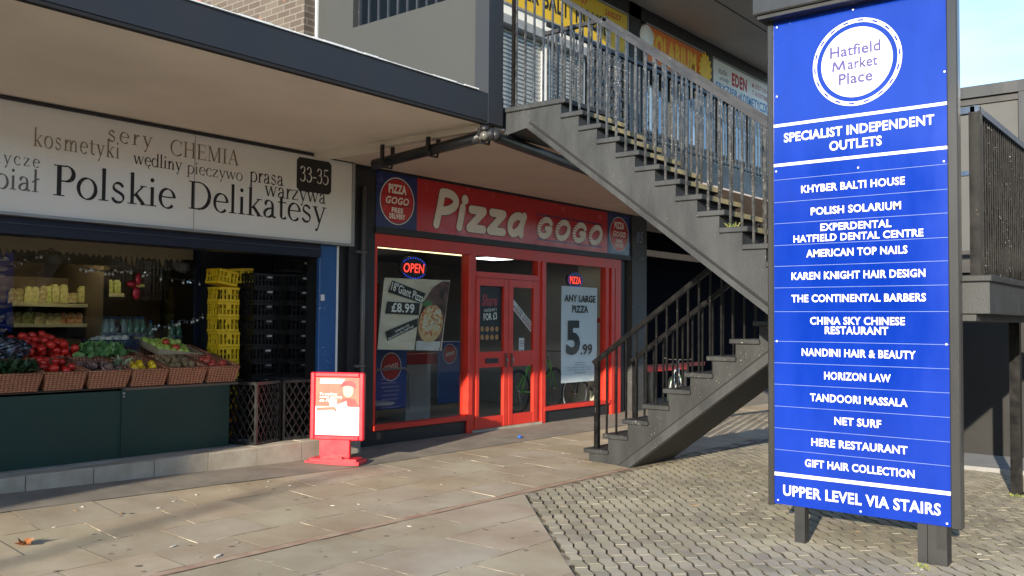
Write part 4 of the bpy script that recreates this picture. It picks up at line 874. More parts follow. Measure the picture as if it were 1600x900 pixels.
# bicycles
M_tyre = mat('tyre', (.015, .015, .015), .8); M_wrim = mat('whiterim', (.68, .68, .66), .4); M_chr = mat('bikechrome', (.5, .5, .5), .25, metal=.8)
def bicycle(lab, loc, rz, cf, rimm, sc_=1.0, lean=0.):
    t = thing('bicycle', lab, 'bicycle', loc, rz, world=False, group='bicycles by the shop'); t.scale = (sc_,) * 3; t.rotation_euler.x = lean
    for xx in (-.5, .5):
        b = MB(); r = .31; b.tube([(xx + r * math.cos(a), 0, .33 + r * math.sin(a)) for a in [2 * math.pi * k / 28 for k in range(29)]], .016, rimm, 7, False); wq = b.build('wheel', t)
        b = MB()
        for k in range(14): a = 2 * math.pi * k / 14; b.bar((xx, .015 * (-1) ** k, .33), (xx + .3 * math.cos(a), 0, .33 + .3 * math.sin(a)), .004, .004, M_chr)
        b.tube([(xx, -.04, .33), (xx, .04, .33)], .022, M_chr, 8); b.build('spokes', wq)
        b = MB(); b.tube([(xx + .33 * math.cos(a), 0, .33 + .33 * math.sin(a)) for a in [2 * math.pi * k / 28 for k in range(29)]], .014, M_tyre, 7, False); b.build('tyre', wq)
    b = MB(); bbk = (-.07, 0, .30); st = (-.2, 0, .75); hd = (.36, 0, .78); hb = (.40, 0, .62)
    b.tube([bbk, st], .02, cf, 8); b.tube([st, hd], .02, cf, 8); b.tube([bbk, hb], .024, cf, 8); b.tube([hd, hb], .024, cf, 8)
    for s_ in (-.05, .05): b.tube([bbk, (-.5, s_, .33)], .011, cf, 6); b.tube([st, (-.5, s_, .33)], .011, cf, 6); b.tube([(.41, s_ * .6, .6), (.5, s_, .33)], .013, cf, 6)
    b.build('frame', t)
    b = MB(); b.tube([hd, (.34, 0, .90), (.39, 0, .93)], .014, M_chr, 8); b.tube([(.36, -.27, .98), (.40, -.2, .94), (.40, .2, .94), (.36, .27, .98)], .012, M_black, 8); b.build('handlebar', t)
    b = MB(); b.tube([st, (-.23, 0, .86)], .013, M_chr, 8); b.build('seat_post', t); b = MB(); b.ell((-.25, 0, .88), .14, .065, .03, M_black, 12, 6); b.build('saddle', t)
    b = MB(); b.tube([(-.07, -.07, .30), (-.07, .07, .30)], .02, M_chr, 8); b.lathe([(.005, .03), (.09, .03), (.09, .038), (.005, .038)], M_black, 18, (-.07, 0, .30), 'y'); b.bar((-.07, .07, .30), (.02, .07, .16), .015, .02, M_black); b.bar((-.07, -.07, .30), (-.16, -.07, .44), .015, .02, M_black); b.build('crank', t)
    return t
M_lime = mat('limeframe', (.14, .60, .05), .35); M_bikeblack = mat('blackbikeframe', (.02, .02, .02), .4)
bicycle('reflected lime green bicycle, built behind the right pizza shop window', (11.45, 8.75, .10), 0.06, M_lime, M_tyre)  # reflection of a bicycle outside, built as a solid one indoors
bicycle('reflected white wheeled bicycle, built low behind the 5.99 poster', (12.82, 8.60, .02), 3.05, M_bikeblack, M_wrim, .95)  # second bicycle put indoors in place of a reflection in the glass
# ------------------------------------------------------------------ passage and shop beyond the stairs
t = thing('column', 'dark column at the right end of the pizza shop sign', 'column', (13.5, D, 0))
b = MB(); b.box((13.32, D - .06, -.05), (13.80, 8.5, 3.37), mat('charcoalcolumn', (.045, .045, .046), .6, var=.15, fleck=.10, fscale=40)); b.build('shaft', t)
b = MB(); F = (Vector((13.56, D - .06, 2.98)), FX[1], FX[2], FX[3]); put_text(b, '85', F, 0, 0, .22, .2, mat('numberblue', (.16, .2, .32), .6), .01, .2); b.build('number', t)
t = thing('bollard', 'short pale grey concrete post beside the dark column', 'bollard', (14.2, 8.0, 0))
p = AZ(1011, 655, 0); b = MB(); b.lathe([(.075, -.05), (.07, .55), (.055, .66), (.03, .72), (.005, .74)], M_conc, 14, (14.32, 8.35, 0)); b.build('post', t)
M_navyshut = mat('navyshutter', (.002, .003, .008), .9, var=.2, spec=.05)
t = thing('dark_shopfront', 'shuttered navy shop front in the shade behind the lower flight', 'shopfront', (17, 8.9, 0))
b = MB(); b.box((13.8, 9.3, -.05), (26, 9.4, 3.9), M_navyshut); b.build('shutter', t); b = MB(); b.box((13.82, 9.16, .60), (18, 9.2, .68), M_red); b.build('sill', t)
b = MB(); b.box((13.8, 8.6, 2.75), (26, 8.68, 2.86), M_soffit2); b.build('ceiling_beam', t)
bicycle('white and green bicycle parked behind the lower stair railing', (13.75, 7.55, -.02), .35, M_wrim, M_lime, .95)
t = thing('barrier_rail', 'red horizontal rail behind the white and green bicycle', 'rail', (14.8, 8.2, 0)); b = MB(); b.bar((13.9, 8.3, .68), (15.6, 8.3, .68), .06, .09, mat('brightred', (.75, .03, .03), .4)); b.build('rail', t)
b = MB(); b.bar((13.95, 8.3, -.02), (13.95, 8.3, .64), .05, .05, M_black); b.bar((15.5, 8.3, -.02), (15.5, 8.3, .64), .05, .05, M_black); b.build('post', t)
# ================================================================== the Polish grocery
KZ = .203
t = thing('kerb_step', 'grey concrete step of kerb blocks along the grocery front', 'step', (4, 7.8, 0)); t.location = (4, 7.8, 0)
def kf(x): return 7.79 + .035 * max(0, x - 3.1)
b = MB(); rnd = random.Random(9); x = -3.0
while x < 7.05:
    x1 = min(7.06, x + .575); ya, yb_ = kf(x), kf(x1); jt = .004; d = rnd.uniform(-.004, .004); zt = KZ + rnd.uniform(-.003, .003)
    v = [(x + jt, ya + d, -.08), (x1 - jt, yb_ + d, -.08), (x1 - jt, yb_ + .2, -.08), (x + jt, ya + .2, -.08), (x + jt, ya + d, zt - .012), (x1 - jt, yb_ + d, zt - .012), (x1 - jt, yb_ + .2, zt), (x + jt, ya + .2, zt), (x + jt, ya + d + .014, zt), (x1 - jt, yb_ + d + .014, zt)]
    b.add(v, [(0, 1, 5, 4), (4, 5, 9, 8), (8, 9, 6, 7), (0, 4, 8, 7, 3), (1, 2, 6, 9, 5)], M_conc, tint=1.0); x = x1
b.build('kerb_blocks', t)
b = MB(); b.prism([(-3, kf(-3) + .205, KZ - .006), (7.06, kf(7.06) + .205, KZ - .006), (7.06, 9.3, KZ - .006), (-3, 9.3, KZ - .006)], (0, 0, -.25), mat('pavingtop', (.25, .245, .23), .85, c2=(.36, .35, .33), scale=3, bump=.2)); b.prism([(-3, kf(-3) + .01, KZ - .03), (7.06, kf(7.06) + .01, KZ - .03), (7.06, kf(7.06) + .2, KZ - .03), (-3, kf(-3) + .2, KZ - .03)], (0, 0, -.2), M_flash); b.build('step_top', t)

M_sgn = mat('whitesignface', (.80, .79, .76), .16, var=.02, scale=2, spec=.5); M_serif = mat('blacklettering', (.014, .012, .012), .5); M_serifg = mat('greylettering', (.16, .15, .14), .5); M_goldl = mat('tanlettering', (.26, .21, .13), .5)
t = thing('shop_sign', 'long white grocery sign with black serif Polish lettering', 'sign', (4, 8.1, 2.38))
b = MB(); b.box((-3, 8.10, 2.39), (7.02, 8.3, 3.335), M_sgn); b.build('panel', t)
b = MB(); b.box((-3, 8.075, 3.335), (7.05, 8.3, 3.362), M_shopdark); b.box((-3, 8.075, 2.365), (7.05, 8.3, 2.39), M_steel); b.box((7.02, 8.075, 2.39), (7.05, 8.3, 3.335), M_steel); b.box((4.98, 8.0975, 2.39), (4.986, 8.10, 3.335), M_steel); b.build('frame', t)
SY = 8.10; SG = (Vector((0, SY, 0)), FX[1], FX[2], FX[3]); b = MB()
def sword(s, p0, p1, xh_px, m, space=0.):
    """p0: pixel of the first baseline end, p1: last; height from the x-height / cap height seen in the picture"""
    a = AY(*p0, SY); c = AY(*p1, SY); em = xh_px
    put_serif(b, s, SG, a.x, (a.z + c.z) / 2, c.x - a.x, em, m, space)
def emz(px, y0, y1, frac): return (AY(px, y0, SY).z - AY(px, y1, SY).z) / frac
sword('Polskie', (80, 307), (274, 324), emz(100, 258, 306, .66), M_serif)
sword('Delikatesy', (292, 331), (509, 345), emz(315, 287, 330, .66), M_serif)
sword('sery', (167, 223), (238, 228), emz(175, 205, 222, .44), M_goldl, .12)
sword('kosmetyki', (51, 229), (187, 247), emz(75, 213, 231, .44), M_goldl, .06)
sword('CHEMIA', (265, 243), (373, 258), emz(290, 222, 246, .66), M_goldl)
sword('wędliny', (208, 256), (284, 267), emz(222, 243, 256, .44), M_serif)
sword('pieczywo', (291, 271), (379, 282), emz(315, 259, 271, .44), M_serifg)
sword('prasa', (389, 285), (443, 289), emz(405, 271, 286, .44), M_serif)
sword('warzywa', (413, 307), (509, 318), emz(430, 291, 307, .44), M_serif)
sword('słodycze', (-58, 250), (62, 259), emz(20, 243, 256, .44), M_serifg, .14)
sword('nabiał', (-62, 290), (62, 298), emz(20, 274, 296, .44), M_serifg)
a = AY(463, 297, SY); c = AY(518, 254, SY); n_ = .035
o8 = [(a.x + n_, a.z), (c.x - n_, a.z), (c.x, a.z + n_), (c.x, c.z - n_), (c.x - n_, c.z), (a.x + n_, c.z), (a.x, c.z - n_), (a.x, a.z + n_)]
put_polys(b, [o8], SG, M_serif, .0015); wd = c.x - a.x; put_serif(b, '33-35', SG, a.x + .08 * wd, a.z + .29 * (c.z - a.z), wd * .84, .46 * (c.z - a.z) / .66, M_sgn, 0, .003)
b.build('lettering', t)

t = thing('grocery_shopfront', 'grocery shop front with navy header, blue end post and wide open bay', 'shopfront', (5, D, 0))
b = MB(); b.box((-3, D - .03, 2.215), (6.64, D + .25, 2.365), M_navy); b.box((-3, D - .05, 2.30), (6.64, D - .03, 2.308), mat('dullstripe', (.05, .06, .08), .5)); b.build('header', t)
b = MB(); b.bbox((6.625, D - .03, KZ - .01), (6.88, D + .03, 2.365), M_blue, .008); b.box((6.87, D - .032, KZ), (6.90, D + .02, 2.36), M_flash); b.box((6.66, D + .03, KZ), (7.06, D + .25, 2.365), M_black); b.build('end_post', t)
p = AY(504, 465, D - .032); b = MB(); b.box((p.x - .025, D - .036, p.z - .035), (p.x + .025, D - .03, p.z + .035), M_white); b.build('switch_plate', t)
GY = 9.35
b = MB(); b.box((2.2, GY, .6), (5.78, GY + .008, 2.6), glass('dirtyglass', (.80, .82, .80))); b.build('window_pane', t)
b = MB(); b.box((5.78, GY - .03, .2), (5.84, GY + .05, 2.6), M_navy); b.build('window_frame', t); b = MB(); b.box((3.06, GY - .03, .6), (3.12, GY + .05, 2.6), M_navy); b.build('window_frame', t)
M_back = mat('brownbackwall', (.13, .095, .07), .8, var=.25, scale=2); M_valance = mat('tanvalance', (.50, .41, .28), .7, var=.08, scale=2)
b = MB(); b.box((1.5, 12.2, 0), (7.4, 12.3, 3.2), M_back); b.box((7.0, D + .26, 0), (7.06, 12.2, 3.2), M_shopdark); b.box((1.5, D + .26, 2.62), (7.0, 12.2, 2.7), M_shopdark); b.box((1.5, GY + .1, .0), (7.0, 12.2, .02), M_back); b.box((5.84, GY, .2), (7.0, GY + .06, 2.62), M_shopdark); b.box((2.1, D + .26, 0), (2.16, 12.2, 2.6), M_back)
b.box((2.2, 10.4, 2.12), (6.3, 10.48, 2.62), M_valance); b.box((5.35, 10.6, 0), (5.42, 12.2, 2.6), M_back); b.build('shop_room', t)

# icicle cut-outs along the top of the glass, tinsel garlands, red bow
M_icic = mat('paleicicle', (.26, .215, .13), .6, var=.1)
t = thing('icicle_border', 'pale icicle shaped border along the top of the grocery window', 'decoration', (4, GY - .02, 2.2))
rnd = random.Random(12); b = MB(); x = 3.2
while x < 5.6:
    wd = rnd.uniform(.05, .08); h = rnd.uniform(.02, .06) if rnd.random() < .85 else .11
    if not (4.02 < x < 4.25): b.prism([(x, GY - .012, 2.175), (x + wd * .5, GY - .012, 2.175 - h), (x + wd, GY - .012, 2.175)], (0, .008, 0), M_icic)
    x += wd
b.box((3.2, GY - .012, 2.176), (5.75, GY - .004, 2.40), M_icic); b.build('border', t)
M_tin = mat('silvertinsel', (.65, .65, .62), .2, metal=.6, var=.3, scale=40); M_tin2 = mat('darktinsel', (.05, .06, .05), .4)
def garland(lab, pts, sag):
    t = thing('garland', lab, 'garland', pts[0]); b = MB(); rnd = random.Random(len(lab)); cur = []
    for p, q in zip(pts[:-1], pts[1:]):
        for k in range(13): s = k / 12; cur.append(Vector(p).lerp(Vector(q), s) + Vector((0, 0, -sag * 4 * s * (1 - s))))
    b.tube(cur, .004, M_tin2, 5); b.build('cord', t); b = MB()
    for c in cur:
        if rnd.random() < .35: continue
        for _ in range(3):
            d = Vector((rnd.uniform(-1, 1), rnd.uniform(-.4, .4), rnd.uniform(-1.2, .6))).normalized() * rnd.uniform(.015, .035); e = Vector((rnd.uniform(-1, 1), rnd.uniform(-.4, .4), rnd.uniform(-1, 1))).normalized() * .012
            b.add([c, c + d + e, c + d - e], [(0, 1, 2)], M_tin)
        if rnd.random() < .3: b.ell(c + Vector((0, 0, -.03)), .017, .017, .02, M_tin, 8, 5)
    b.build('tinsel', t)
yG = GY - .03
def gp(px, py): p = AY(px, py, yG); return (p.x, p.y, p.z)
garland('silver tinsel garland hung high across the grocery window', [gp(15, 415), gp(80, 388), gp(135, 420), gp(205, 422), gp(312, 440)], .02)
garland('dark green tinsel garland trailing low by the yellow crates', [gp(235, 510), gp(285, 500), gp(320, 490)], .03)
p = AY(213, 447, yG); t = thing('ribbon_bow', 'red foil ribbon bow hanging in the grocery window', 'bow', p); M_bow = mat('redfoil', (.42, .02, .04), .25, var=.3, scale=30, metal=.3)
b = MB()
for dx, dz, rx, rz in ((-.055, .02, .06, .035), (.02, .075, .035, .075), (.0, -.075, .045, .075)): b.ell(p + Vector((dx, 0, dz)), rx, .025, rz, M_bow, 10, 7)
b.build('loops', t); b = MB(); b.bar(p, p + Vector((.09, 0, .01)), .012, .03, mat('goldribbon', (.45, .38, .10), .35)); b.bar(p + Vector((0, 0, .14)), p + Vector((0, 0, .34)), .003, .003, M_tin2); b.build('tails', t)

# shelves with packs at the back of the shop
YS = 11.0
M_shelf = mat('shelfedge', (.62, .58, .42), .5, var=.05); M_pk = [mat('pack%d' % k, c, .5, c2=c2, scale=22, lo=.42, hi=.58) for k, (c, c2) in enumerate((((.45, .42, .18), (.62, .60, .36)), ((.35, .42, .12), (.6, .62, .3)), ((.55, .50, .34), (.30, .22, .10)), ((.50, .12, .06), (.6, .5, .3))))]
t = thing('display_shelf', 'two tier display shelf of small packs deep inside the grocery', 'shelf', (5.1, YS, .1))
for (xa, ya, xb) in ((18, 474, 164), (20, 507, 164)):
    p = AY(xa, ya, YS); q = AY(xb, ya + 2, YS); b = MB(); b.box((p.x, YS - .02, p.z - .03), (q.x, YS + .5, p.z + .012), M_shelf); b.build('shelf_board', t)
p = AY(162, 459, YS); q = AY(193, 461, YS); b = MB(); b.box((p.x, YS - .02, p.z - .03), (q.x, YS + .5, p.z + .012), M_shelf); b.box((4.5, YS + .5, .1), (5.85, YS + .53, 2.0), M_back); b.build('shelf_board', t)
b = MB(); b.box((4.6, YS + .02, .05), (5.5, YS + .5, 1.25), M_back); b.build('cabinet', t)
rnd = random.Random(21); protos = []
def pack(x, z, k, h, lean):
    key = (k, round(h, 2)); o = None
    for kk, oo in protos:
        if kk == key: o = oo
    lab = ('small pale packet standing on the lit grocery shelf', 'green packet standing on the lit grocery shelf', 'cream and brown packet standing on the lit grocery shelf', 'red and cream packet standing on the lower grocery shelf')[k]
    grp = ('pale packets on the shelf', 'green packets on the shelf', 'brown packets on the shelf', 'red packets on the shelf')[k]
    if o is None:
        b = MB(); b.prism([(-.042, 0, 0), (.042, 0, 0), (.045, 0, h * .8), (.02, 0, h), (-.02, 0, h), (-.045, 0, h * .8)], (0, .05, 0), M_pk[k]); o = tag(b.build('food_packet'), lab, 'packet', grp); protos.append((key, o)); n = o
    else: n = dup(o)
    n.location = (x, YS + .04 + rnd.uniform(0, .05), z); n.rotation_euler = (0, lean, rnd.uniform(-.2, .2))
for (xa, xb, ya, k, h) in ((108, 130, 472, 2, .12), (62, 70, 505, 2, .14), (128, 150, 505, 2, .10), (150, 163, 505, 0, .12), (20, 42, 474, 2, .18), (22, 44, 506, 2, .15), (47, 70, 472, 0, .19), (70, 84, 472, 1, .2), (92, 108, 472, 0, .22), (132, 165, 472, 0, .2), (45, 62, 505, 1, .14), (70, 98, 505, 0, .13), (100, 128, 505, 3, .14), (166, 192, 458, 1, .17)):
    p = AY(xa, ya, YS); q = AY(xb, ya, YS); x = p.x
    while x < q.x: pack(x, AY((xa + xb) / 2, ya + (1 if ya > 460 else 0), YS).z + .0, k if rnd.random() < .8 else 2, h, .25 if k == 3 else rnd.uniform(-.05, .15)); x += .088
t = thing('shelf_lamp', 'strip lamp above the packs on the lit grocery shelf', 'lamp', (5.1, YS + .1, 2.0))
b = MB(); b.tube([(4.5, YS - .35, 2.30), (5.9, YS - .35, 2.30)], .016, emis('shelfglow', (1, .86, .5), 13.0), 8); b.build('tube', t); b = MB(); b.box((4.5, YS - .38, 2.316), (5.9, YS - .32, 2.62), M_shopdark); b.build('batten', t)

# drink bottles behind the glass
M_pet = mat('greenpet', (.10, .28, .18), .08, c2=(.28, .48, .36), scale=8, spec=.9); M_petc = mat('clearpet', (.36, .46, .46), .08, c2=(.62, .70, .68), scale=9, spec=.9); M_lab = mat('bottlelabel', (.35, .40, .42), .5, c2=(.10, .14, .30), scale=16); M_cola = mat('darkdrink', (.03, .015, .01), .1, spec=.9)
def bottle_proto(m, lab, grp):
    b = MB(); b.lathe([(.03, 0), (.046, .01), (.046, .20), (.042, .23), (.018, .30), (.016, .325)], m, 12); o = tag(b.build('drink_bottle'), lab, 'bottle', grp)
    b = MB(); b.lathe([(.0475, .09), (.0475, .17)], M_lab, 12); b.build('label', o); b = MB(); b.lathe([(.018, .315), (.018, .345)], M_blue, 10); b.build('cap', o); return o
protoB = [bottle_proto(M_petc, 'clear plastic drink bottle in the row behind the garlic crate', 'clear drink bottles'), bottle_proto(M_pet, 'green plastic drink bottle in the row behind the garlic crate', 'green drink bottles'), bottle_proto(M_cola, 'dark drink bottle in the row behind the garlic crate', 'dark drink bottles')]
used = [False] * 3; YB_ = 9.75; zb = AY(195, 543, YB_).z
tsh = thing('bottle_shelf', 'low dark shelf carrying drink bottles behind the window glass', 'shelf', (5.2, YB_, 0)); b = MB(); b.box((4.3, YB_ - .1, zb - .03), (6.2, YB_ + .4, zb - .001), M_shopdark); b.box((4.32, YB_ - .08, .02), (6.18, YB_ + .38, zb - .03), M_back); b.build('body', tsh)
xs = [AY(px, 540, YB_).x for px in (165, 174, 183, 192, 202, 213, 222)]
for row in range(2):
    for j, x in enumerate(xs):
        k = (0, 0, 2, 0, 1, 1, 1)[j] if row == 0 else (1, 0, 0, 1, 0, 1, 0)[j]
        o = protoB[k] if not used[k] else dup(protoB[k]); used[k] = True; o.location = (x + row * .04, YB_ + row * .11, zb)
for j, px in enumerate((236, 270, 280)):
    o = dup(protoB[1], (AY(px, 540, YB_).x, YB_ + .02, zb - .04), label='green drink bottle standing apart beside the apple tray', group='bottles beside the apples')

# ------------------------------------------------------------------ the produce stand
M_green = mat('greenboard', (.004, .028, .021), .55, c2=(.007, .040, .029), scale=2, lo=.35, hi=.7, fleck=.03, fc=(.3, .35, .3), fscale=25)
t = thing('produce_stand', 'dark green boarded produce stand under the wicker baskets', 'stand', (4.2, D, KZ))
b = MB(); b.box((-3, D, KZ - .005), (4.345, D + .03, .845), M_green); b.box((4.352, D + .002, KZ - .005), (5.50, D + .03, .84), M_green); b.box((4.335, D - .012, KZ), (4.362, D, .845), M_green); b.box((5.47, D + .03, KZ), (5.5, 9.2, .84), M_green); b.build('front_board', t)
b = MB(); b.prism([(-3, D, .846), (5.6, D, .846), (5.6, 9.3, 1.10), (-3, 9.3, 1.10)], (0, 0, -.02), M_back); b.build('sloping_top', t)
b = MB(); b.prism([(4.35 + a, D - .013, .80 + c) for a, c in disc(0, 0, .012, n=10)], (0, -.01, 0), M_steel); b.prism([(4.35 + a, D - .013, .77 + c) for a, c in disc(0, 0, .009, n=10)], (0, -.01, 0), M_steel); b.build('hinge', t)
# wicker material
mw = bpy.data.materials.new('wicker'); mw.use_nodes = True; N = mw.node_tree; L = N.links.new; P = N.nodes['Principled BSDF']; P.inputs['Roughness'].default_value = .6
tc = N.nodes.new('ShaderNodeTexCoord'); wv = N.nodes.new('ShaderNodeTexWave'); wv.bands_direction = 'Z'; wv.inputs['Scale'].default_value = 16; wv.inputs['Distortion'].default_value = .6; L(tc.outputs['Object'], wv.inputs[0])
w2 = N.nodes.new('ShaderNodeTexWave'); w2.bands_direction = 'X'; w2.inputs['Scale'].default_value = 9; w2.inputs['Distortion'].default_value = .8; L(tc.outputs['Object'], w2.inputs[0])
w3 = N.nodes.new('ShaderNodeTexWave'); w3.bands_direction = 'Y'; w3.inputs['Scale'].default_value = 9; L(tc.outputs['Object'], w3.inputs[0])
m1 = N.nodes.new('ShaderNodeMath'); m1.operation = 'MULTIPLY'; L(wv.outputs['Fac'], m1.inputs[0]); L(w2.outputs['Fac'], m1.inputs[1]); cr = N.nodes.new('ShaderNodeValToRGB'); L(m1.outputs[0], cr.inputs[0]); cr.color_ramp.elements[0].color = (.22, .075, .038, 1); cr.color_ramp.elements[1].color = (.66, .31, .165, 1); cr.color_ramp.elements[1].position = .55; L(cr.outputs[0], P.inputs['Base Color'])
bp = N.nodes.new('ShaderNodeBump'); bp.inputs['Strength'].default_value = .9; bp.inputs['Distance'].default_value = .01; L(m1.outputs[0], bp.inputs['Height']); L(bp.outputs[0], P.inputs['Normal'])
def basket(name, lab, x0, x1, y0, d, z0, h, rx=.0, m=mw, grp='wicker baskets on the produce stand'):
    """tapered open basket, a front wall leaning outwards, with a braided rim"""
    t = thing(name, lab, 'basket', ((x0 + x1) / 2, y0, z0), 0, grp, world=False); w2_ = (x1 - x0) / 2; i = .022
    b = MB(); w = .016
    O = [(-w2_ + i, 0 + i, 0), (w2_ - i, 0 + i, 0), (w2_ - i, d - i, 0), (-w2_ + i, d - i, 0), (-w2_, 0, h), (w2_, 0, h), (w2_, d, h), (-w2_, d, h)]
    I = [(-w2_ + i + w, i + w, w), (w2_ - i - w, i + w, w), (w2_ - i - w, d - i - w, w), (-w2_ + i + w, d - i - w, w), (-w2_ + w, w, h), (w2_ - w, w, h), (w2_ - w, d - w, h), (-w2_ + w, d - w, h)]
    fs = [(0, 3, 2, 1)] + [(k, (k + 1) % 4, 4 + (k + 1) % 4, 4 + k) for k in range(4)]
    b.add(O + I, fs + [(8, 9, 10, 11)] + [(8 + k, 12 + k, 12 + (k + 1) % 4, 8 + (k + 1) % 4) for k in range(4)] + [(4 + k, 4 + (k + 1) % 4, 12 + (k + 1) % 4, 12 + k) for k in range(4)], m); b.build('body', t)
    b = MB(); q = w / 2
    for p, r in (((-w2_ + q, q, h), (w2_ - q, q, h)), ((w2_ - q, q, h), (w2_ - q, d - q, h)), ((w2_ - q, d - q, h), (-w2_ + q, d - q, h)), ((-w2_ + q, d - q, h), (-w2_ + q, q, h))): b.tube([p, Vector(p).lerp(Vector(r), .5), r], .013, m, 7)
    b.build('rim', t); t.rotation_euler.x = rx; return t
TILT = math.atan2(.254, 1.1)
def topz(y): return .848 + (y - D) * .2309
bx = [(2.75, 3.20), (3.21, 3.60), (3.615, 3.99), (4.005, 4.405), (4.415, 4.79), (4.80, 5.21), (5.22, 5.59)]
what = ['empty wicker basket at the far left end of the produce stand', 'wicker basket of dark leafy greens at the left of the front row', 'wicker basket heaped with red tomatoes', 'wicker basket of mixed leaves and purple salad', 'wicker basket of yellow lemons', 'wicker basket of brown kiwis and potatoes', 'wicker basket of red apples at the right end of the front row']
for (x0, x1), l in zip(bx, what): basket('wicker_basket', l, x0, x1, D - .01, .50, topz(D) + .004, .165, TILT)
what2 = ['wicker basket behind the leafy greens in the second row', 'wicker basket of tomatoes behind the first tomatoes', 'wicker basket of broccoli in the second row', 'low wicker basket behind the lemons', 'empty reddish wicker basket beside the apple tray', 'wicker basket behind the red apples']
for (x0, x1), l in zip(bx[1:], what2):
    basket('wicker_basket', l, x0 + .01, x1 + .01, D + .52, .42, topz(D + .52) + .004, .15, TILT)
# fruit and vegetables
def M_fr(n, c, c2, r=.3, sc2=6): return mat(n, c, r, c2=c2, scale=sc2, lo=.4, hi=.65, spec=.5)
rnd = random.Random(33)
def produce(name, lab, cat, grp, m, rad, squash, spots, stalk=None, size=.15):
    b = MB(); prof = [(.02, -.86 * squash), (.35, -.95 * squash), (.75, -.65 * squash), (1, 0), (.88, .5 * squash), (.5, .86 * squash), (.2, .88 * squash), (.02, .78 * squash)]
    b.lathe([(r * rad, z * rad) for r, z in prof], m, 12); o = tag(b.build(name), lab, cat, grp)
    if stalk: b = MB(); b.tube([(0, 0, .75 * squash * rad), (.004, .003, 1.05 * squash * rad)], .003, stalk, 5); b.build('stalk', o)
    for k, (x, y, z) in enumerate(spots):
        n = o if k == 0 else dup(o); n.location = (x, y, z); n.rotation_euler = (rnd.uniform(-.6, .6), rnd.uniform(-.6, .6), rnd.uniform(0, 6)); s = 1 + rnd.uniform(-size, size); n.scale = (s, s, s)
    return o
def heap(x0, x1, y0, y1, n, r, top=.04, layers=2, base=.115):
    out = []; tries = 0
    while len(out) < n and tries < 6000:
        tries += 1; x, y = rnd.uniform(x0, x1), rnd.uniform(y0, y1); z = topz(y) + base; cx, cy = (x0 + x1) / 2, (y0 + y1) / 2
        zz = z
        for (a, c, e) in out:
            dd = (a - x) ** 2 + (c - y) ** 2
            if dd < (1.85 * r) ** 2: zz = max(zz, e + math.sqrt(max(0, (1.85 * r) ** 2 - dd)))
        if zz - z < r * 1.7 * (layers - .9) * (1 - .3 * abs(x - cx) / (x1 - x0) * 2) + .004: out.append((x, y, zz))
    return out
M_stalk = mat('stalkgreen', (.06, .12, .03), .6)
produce('tomato', 'red tomato heaped in the tomato basket', 'tomato', 'tomatoes in the front basket', M_fr('tomatored', (.62, .02, .015), (.70, .05, .03), .18), .042, .86, heap(3.65, 3.955, D + .05, D + .42, 22, .042, layers=2), M_stalk)
produce('tomato', 'red tomato piled in the second row behind the front basket', 'tomato', 'tomatoes in the second row', M_fr('tomatored', (.62, .02, .015), (.70, .05, .03), .18), .042, .86, heap(3.68, 4.16, D + .50, D + .92, 52, .042, layers=3, base=.15), M_stalk)
produce('lemon', 'yellow lemon piled in the lemon basket', 'lemon', 'lemons in the basket', M_fr('lemonyellow', (.80, .50, .01), (.90, .62, .03), .35), .040, 1.12, heap(4.46, 4.75, D + .05, D + .26, 13, .037, layers=2))
produce('kiwi', 'brown kiwi piled in the kiwi basket', 'kiwi', 'kiwis in the basket', M_fr('kiwibrown', (.22, .14, .06), (.33, .23, .11), .8, 20), .034, 1.15, heap(4.84, 5.17, D + .05, D + .4, 30, .034, layers=2))
produce('red_apple', 'red apple in the basket at the right end', 'apple', 'red apples at the right end', M_fr('applered', (.50, .03, .03), (.62, .16, .09), .25), .038, .92, heap(5.26, 5.55, D + .05, D + .4, 14, .038, layers=2), M_stalk)
# tilted pale card tray of green apples
M_tray = mat('cardtray', (.42, .32, .20), .8, var=.1)
tx0, tx1 = 4.98, 5.50; ty0, ty1 = D + .50, D + .98; zt = topz(ty0) + .175
def trz(x, y): return zt + (y - ty0) * .24 - (x - tx0) * .12
t = thing('apple_tray', 'tilted pale card tray of green apples set across the baskets', 'tray', (tx0, ty0, zt))
b = MB(); b.add([(tx0, ty0, trz(tx0, ty0)), (tx1, ty0, trz(tx1, ty0)), (tx1, ty1, trz(tx1, ty1)), (tx0, ty1, trz(tx0, ty1)), (tx0, ty0, trz(tx0, ty0) - .012), (tx1, ty0, trz(tx1, ty0) - .012), (tx1, ty1, trz(tx1, ty1) - .012), (tx0, ty1, trz(tx0, ty1) - .012)], [(0, 1, 2, 3), (7, 6, 5, 4), (0, 4, 5, 1), (1, 5, 6, 2), (2, 6, 7, 3), (3, 7, 4, 0)], M_tray); b.build('base', t)
b = MB()
for p, q in (((tx0, ty0), (tx1, ty0)), ((tx1, ty0), (tx1, ty1)), ((tx1, ty1), (tx0, ty1)), ((tx0, ty1), (tx0, ty0))): b.bar((*p, trz(*p) + .028), (*q, trz(*q) + .028), .014, .058, M_tray)
b.build('sides', t)
ga = []; r = .045
for j in range(6):
    for i in range(7):
        x = tx0 + .06 + i * .072 + (.03 if j % 2 else 0) + rnd.uniform(-.008, .008); y = ty0 + .06 + j * .074
        if x < tx1 - .04 and not (i > 4 and j < 2): ga.append((x, y, trz(x, y) + r * .9 + (.05 if 1 < j < 4 and 1 < i < 5 and rnd.random() < .6 else 0)))
produce('green_apple', 'green apple piled on the tilted card tray', 'apple', 'green apples on the tray', M_fr('applegreen', (.44, .56, .08), (.66, .74, .18), .3), r, .9, ga, M_stalk)
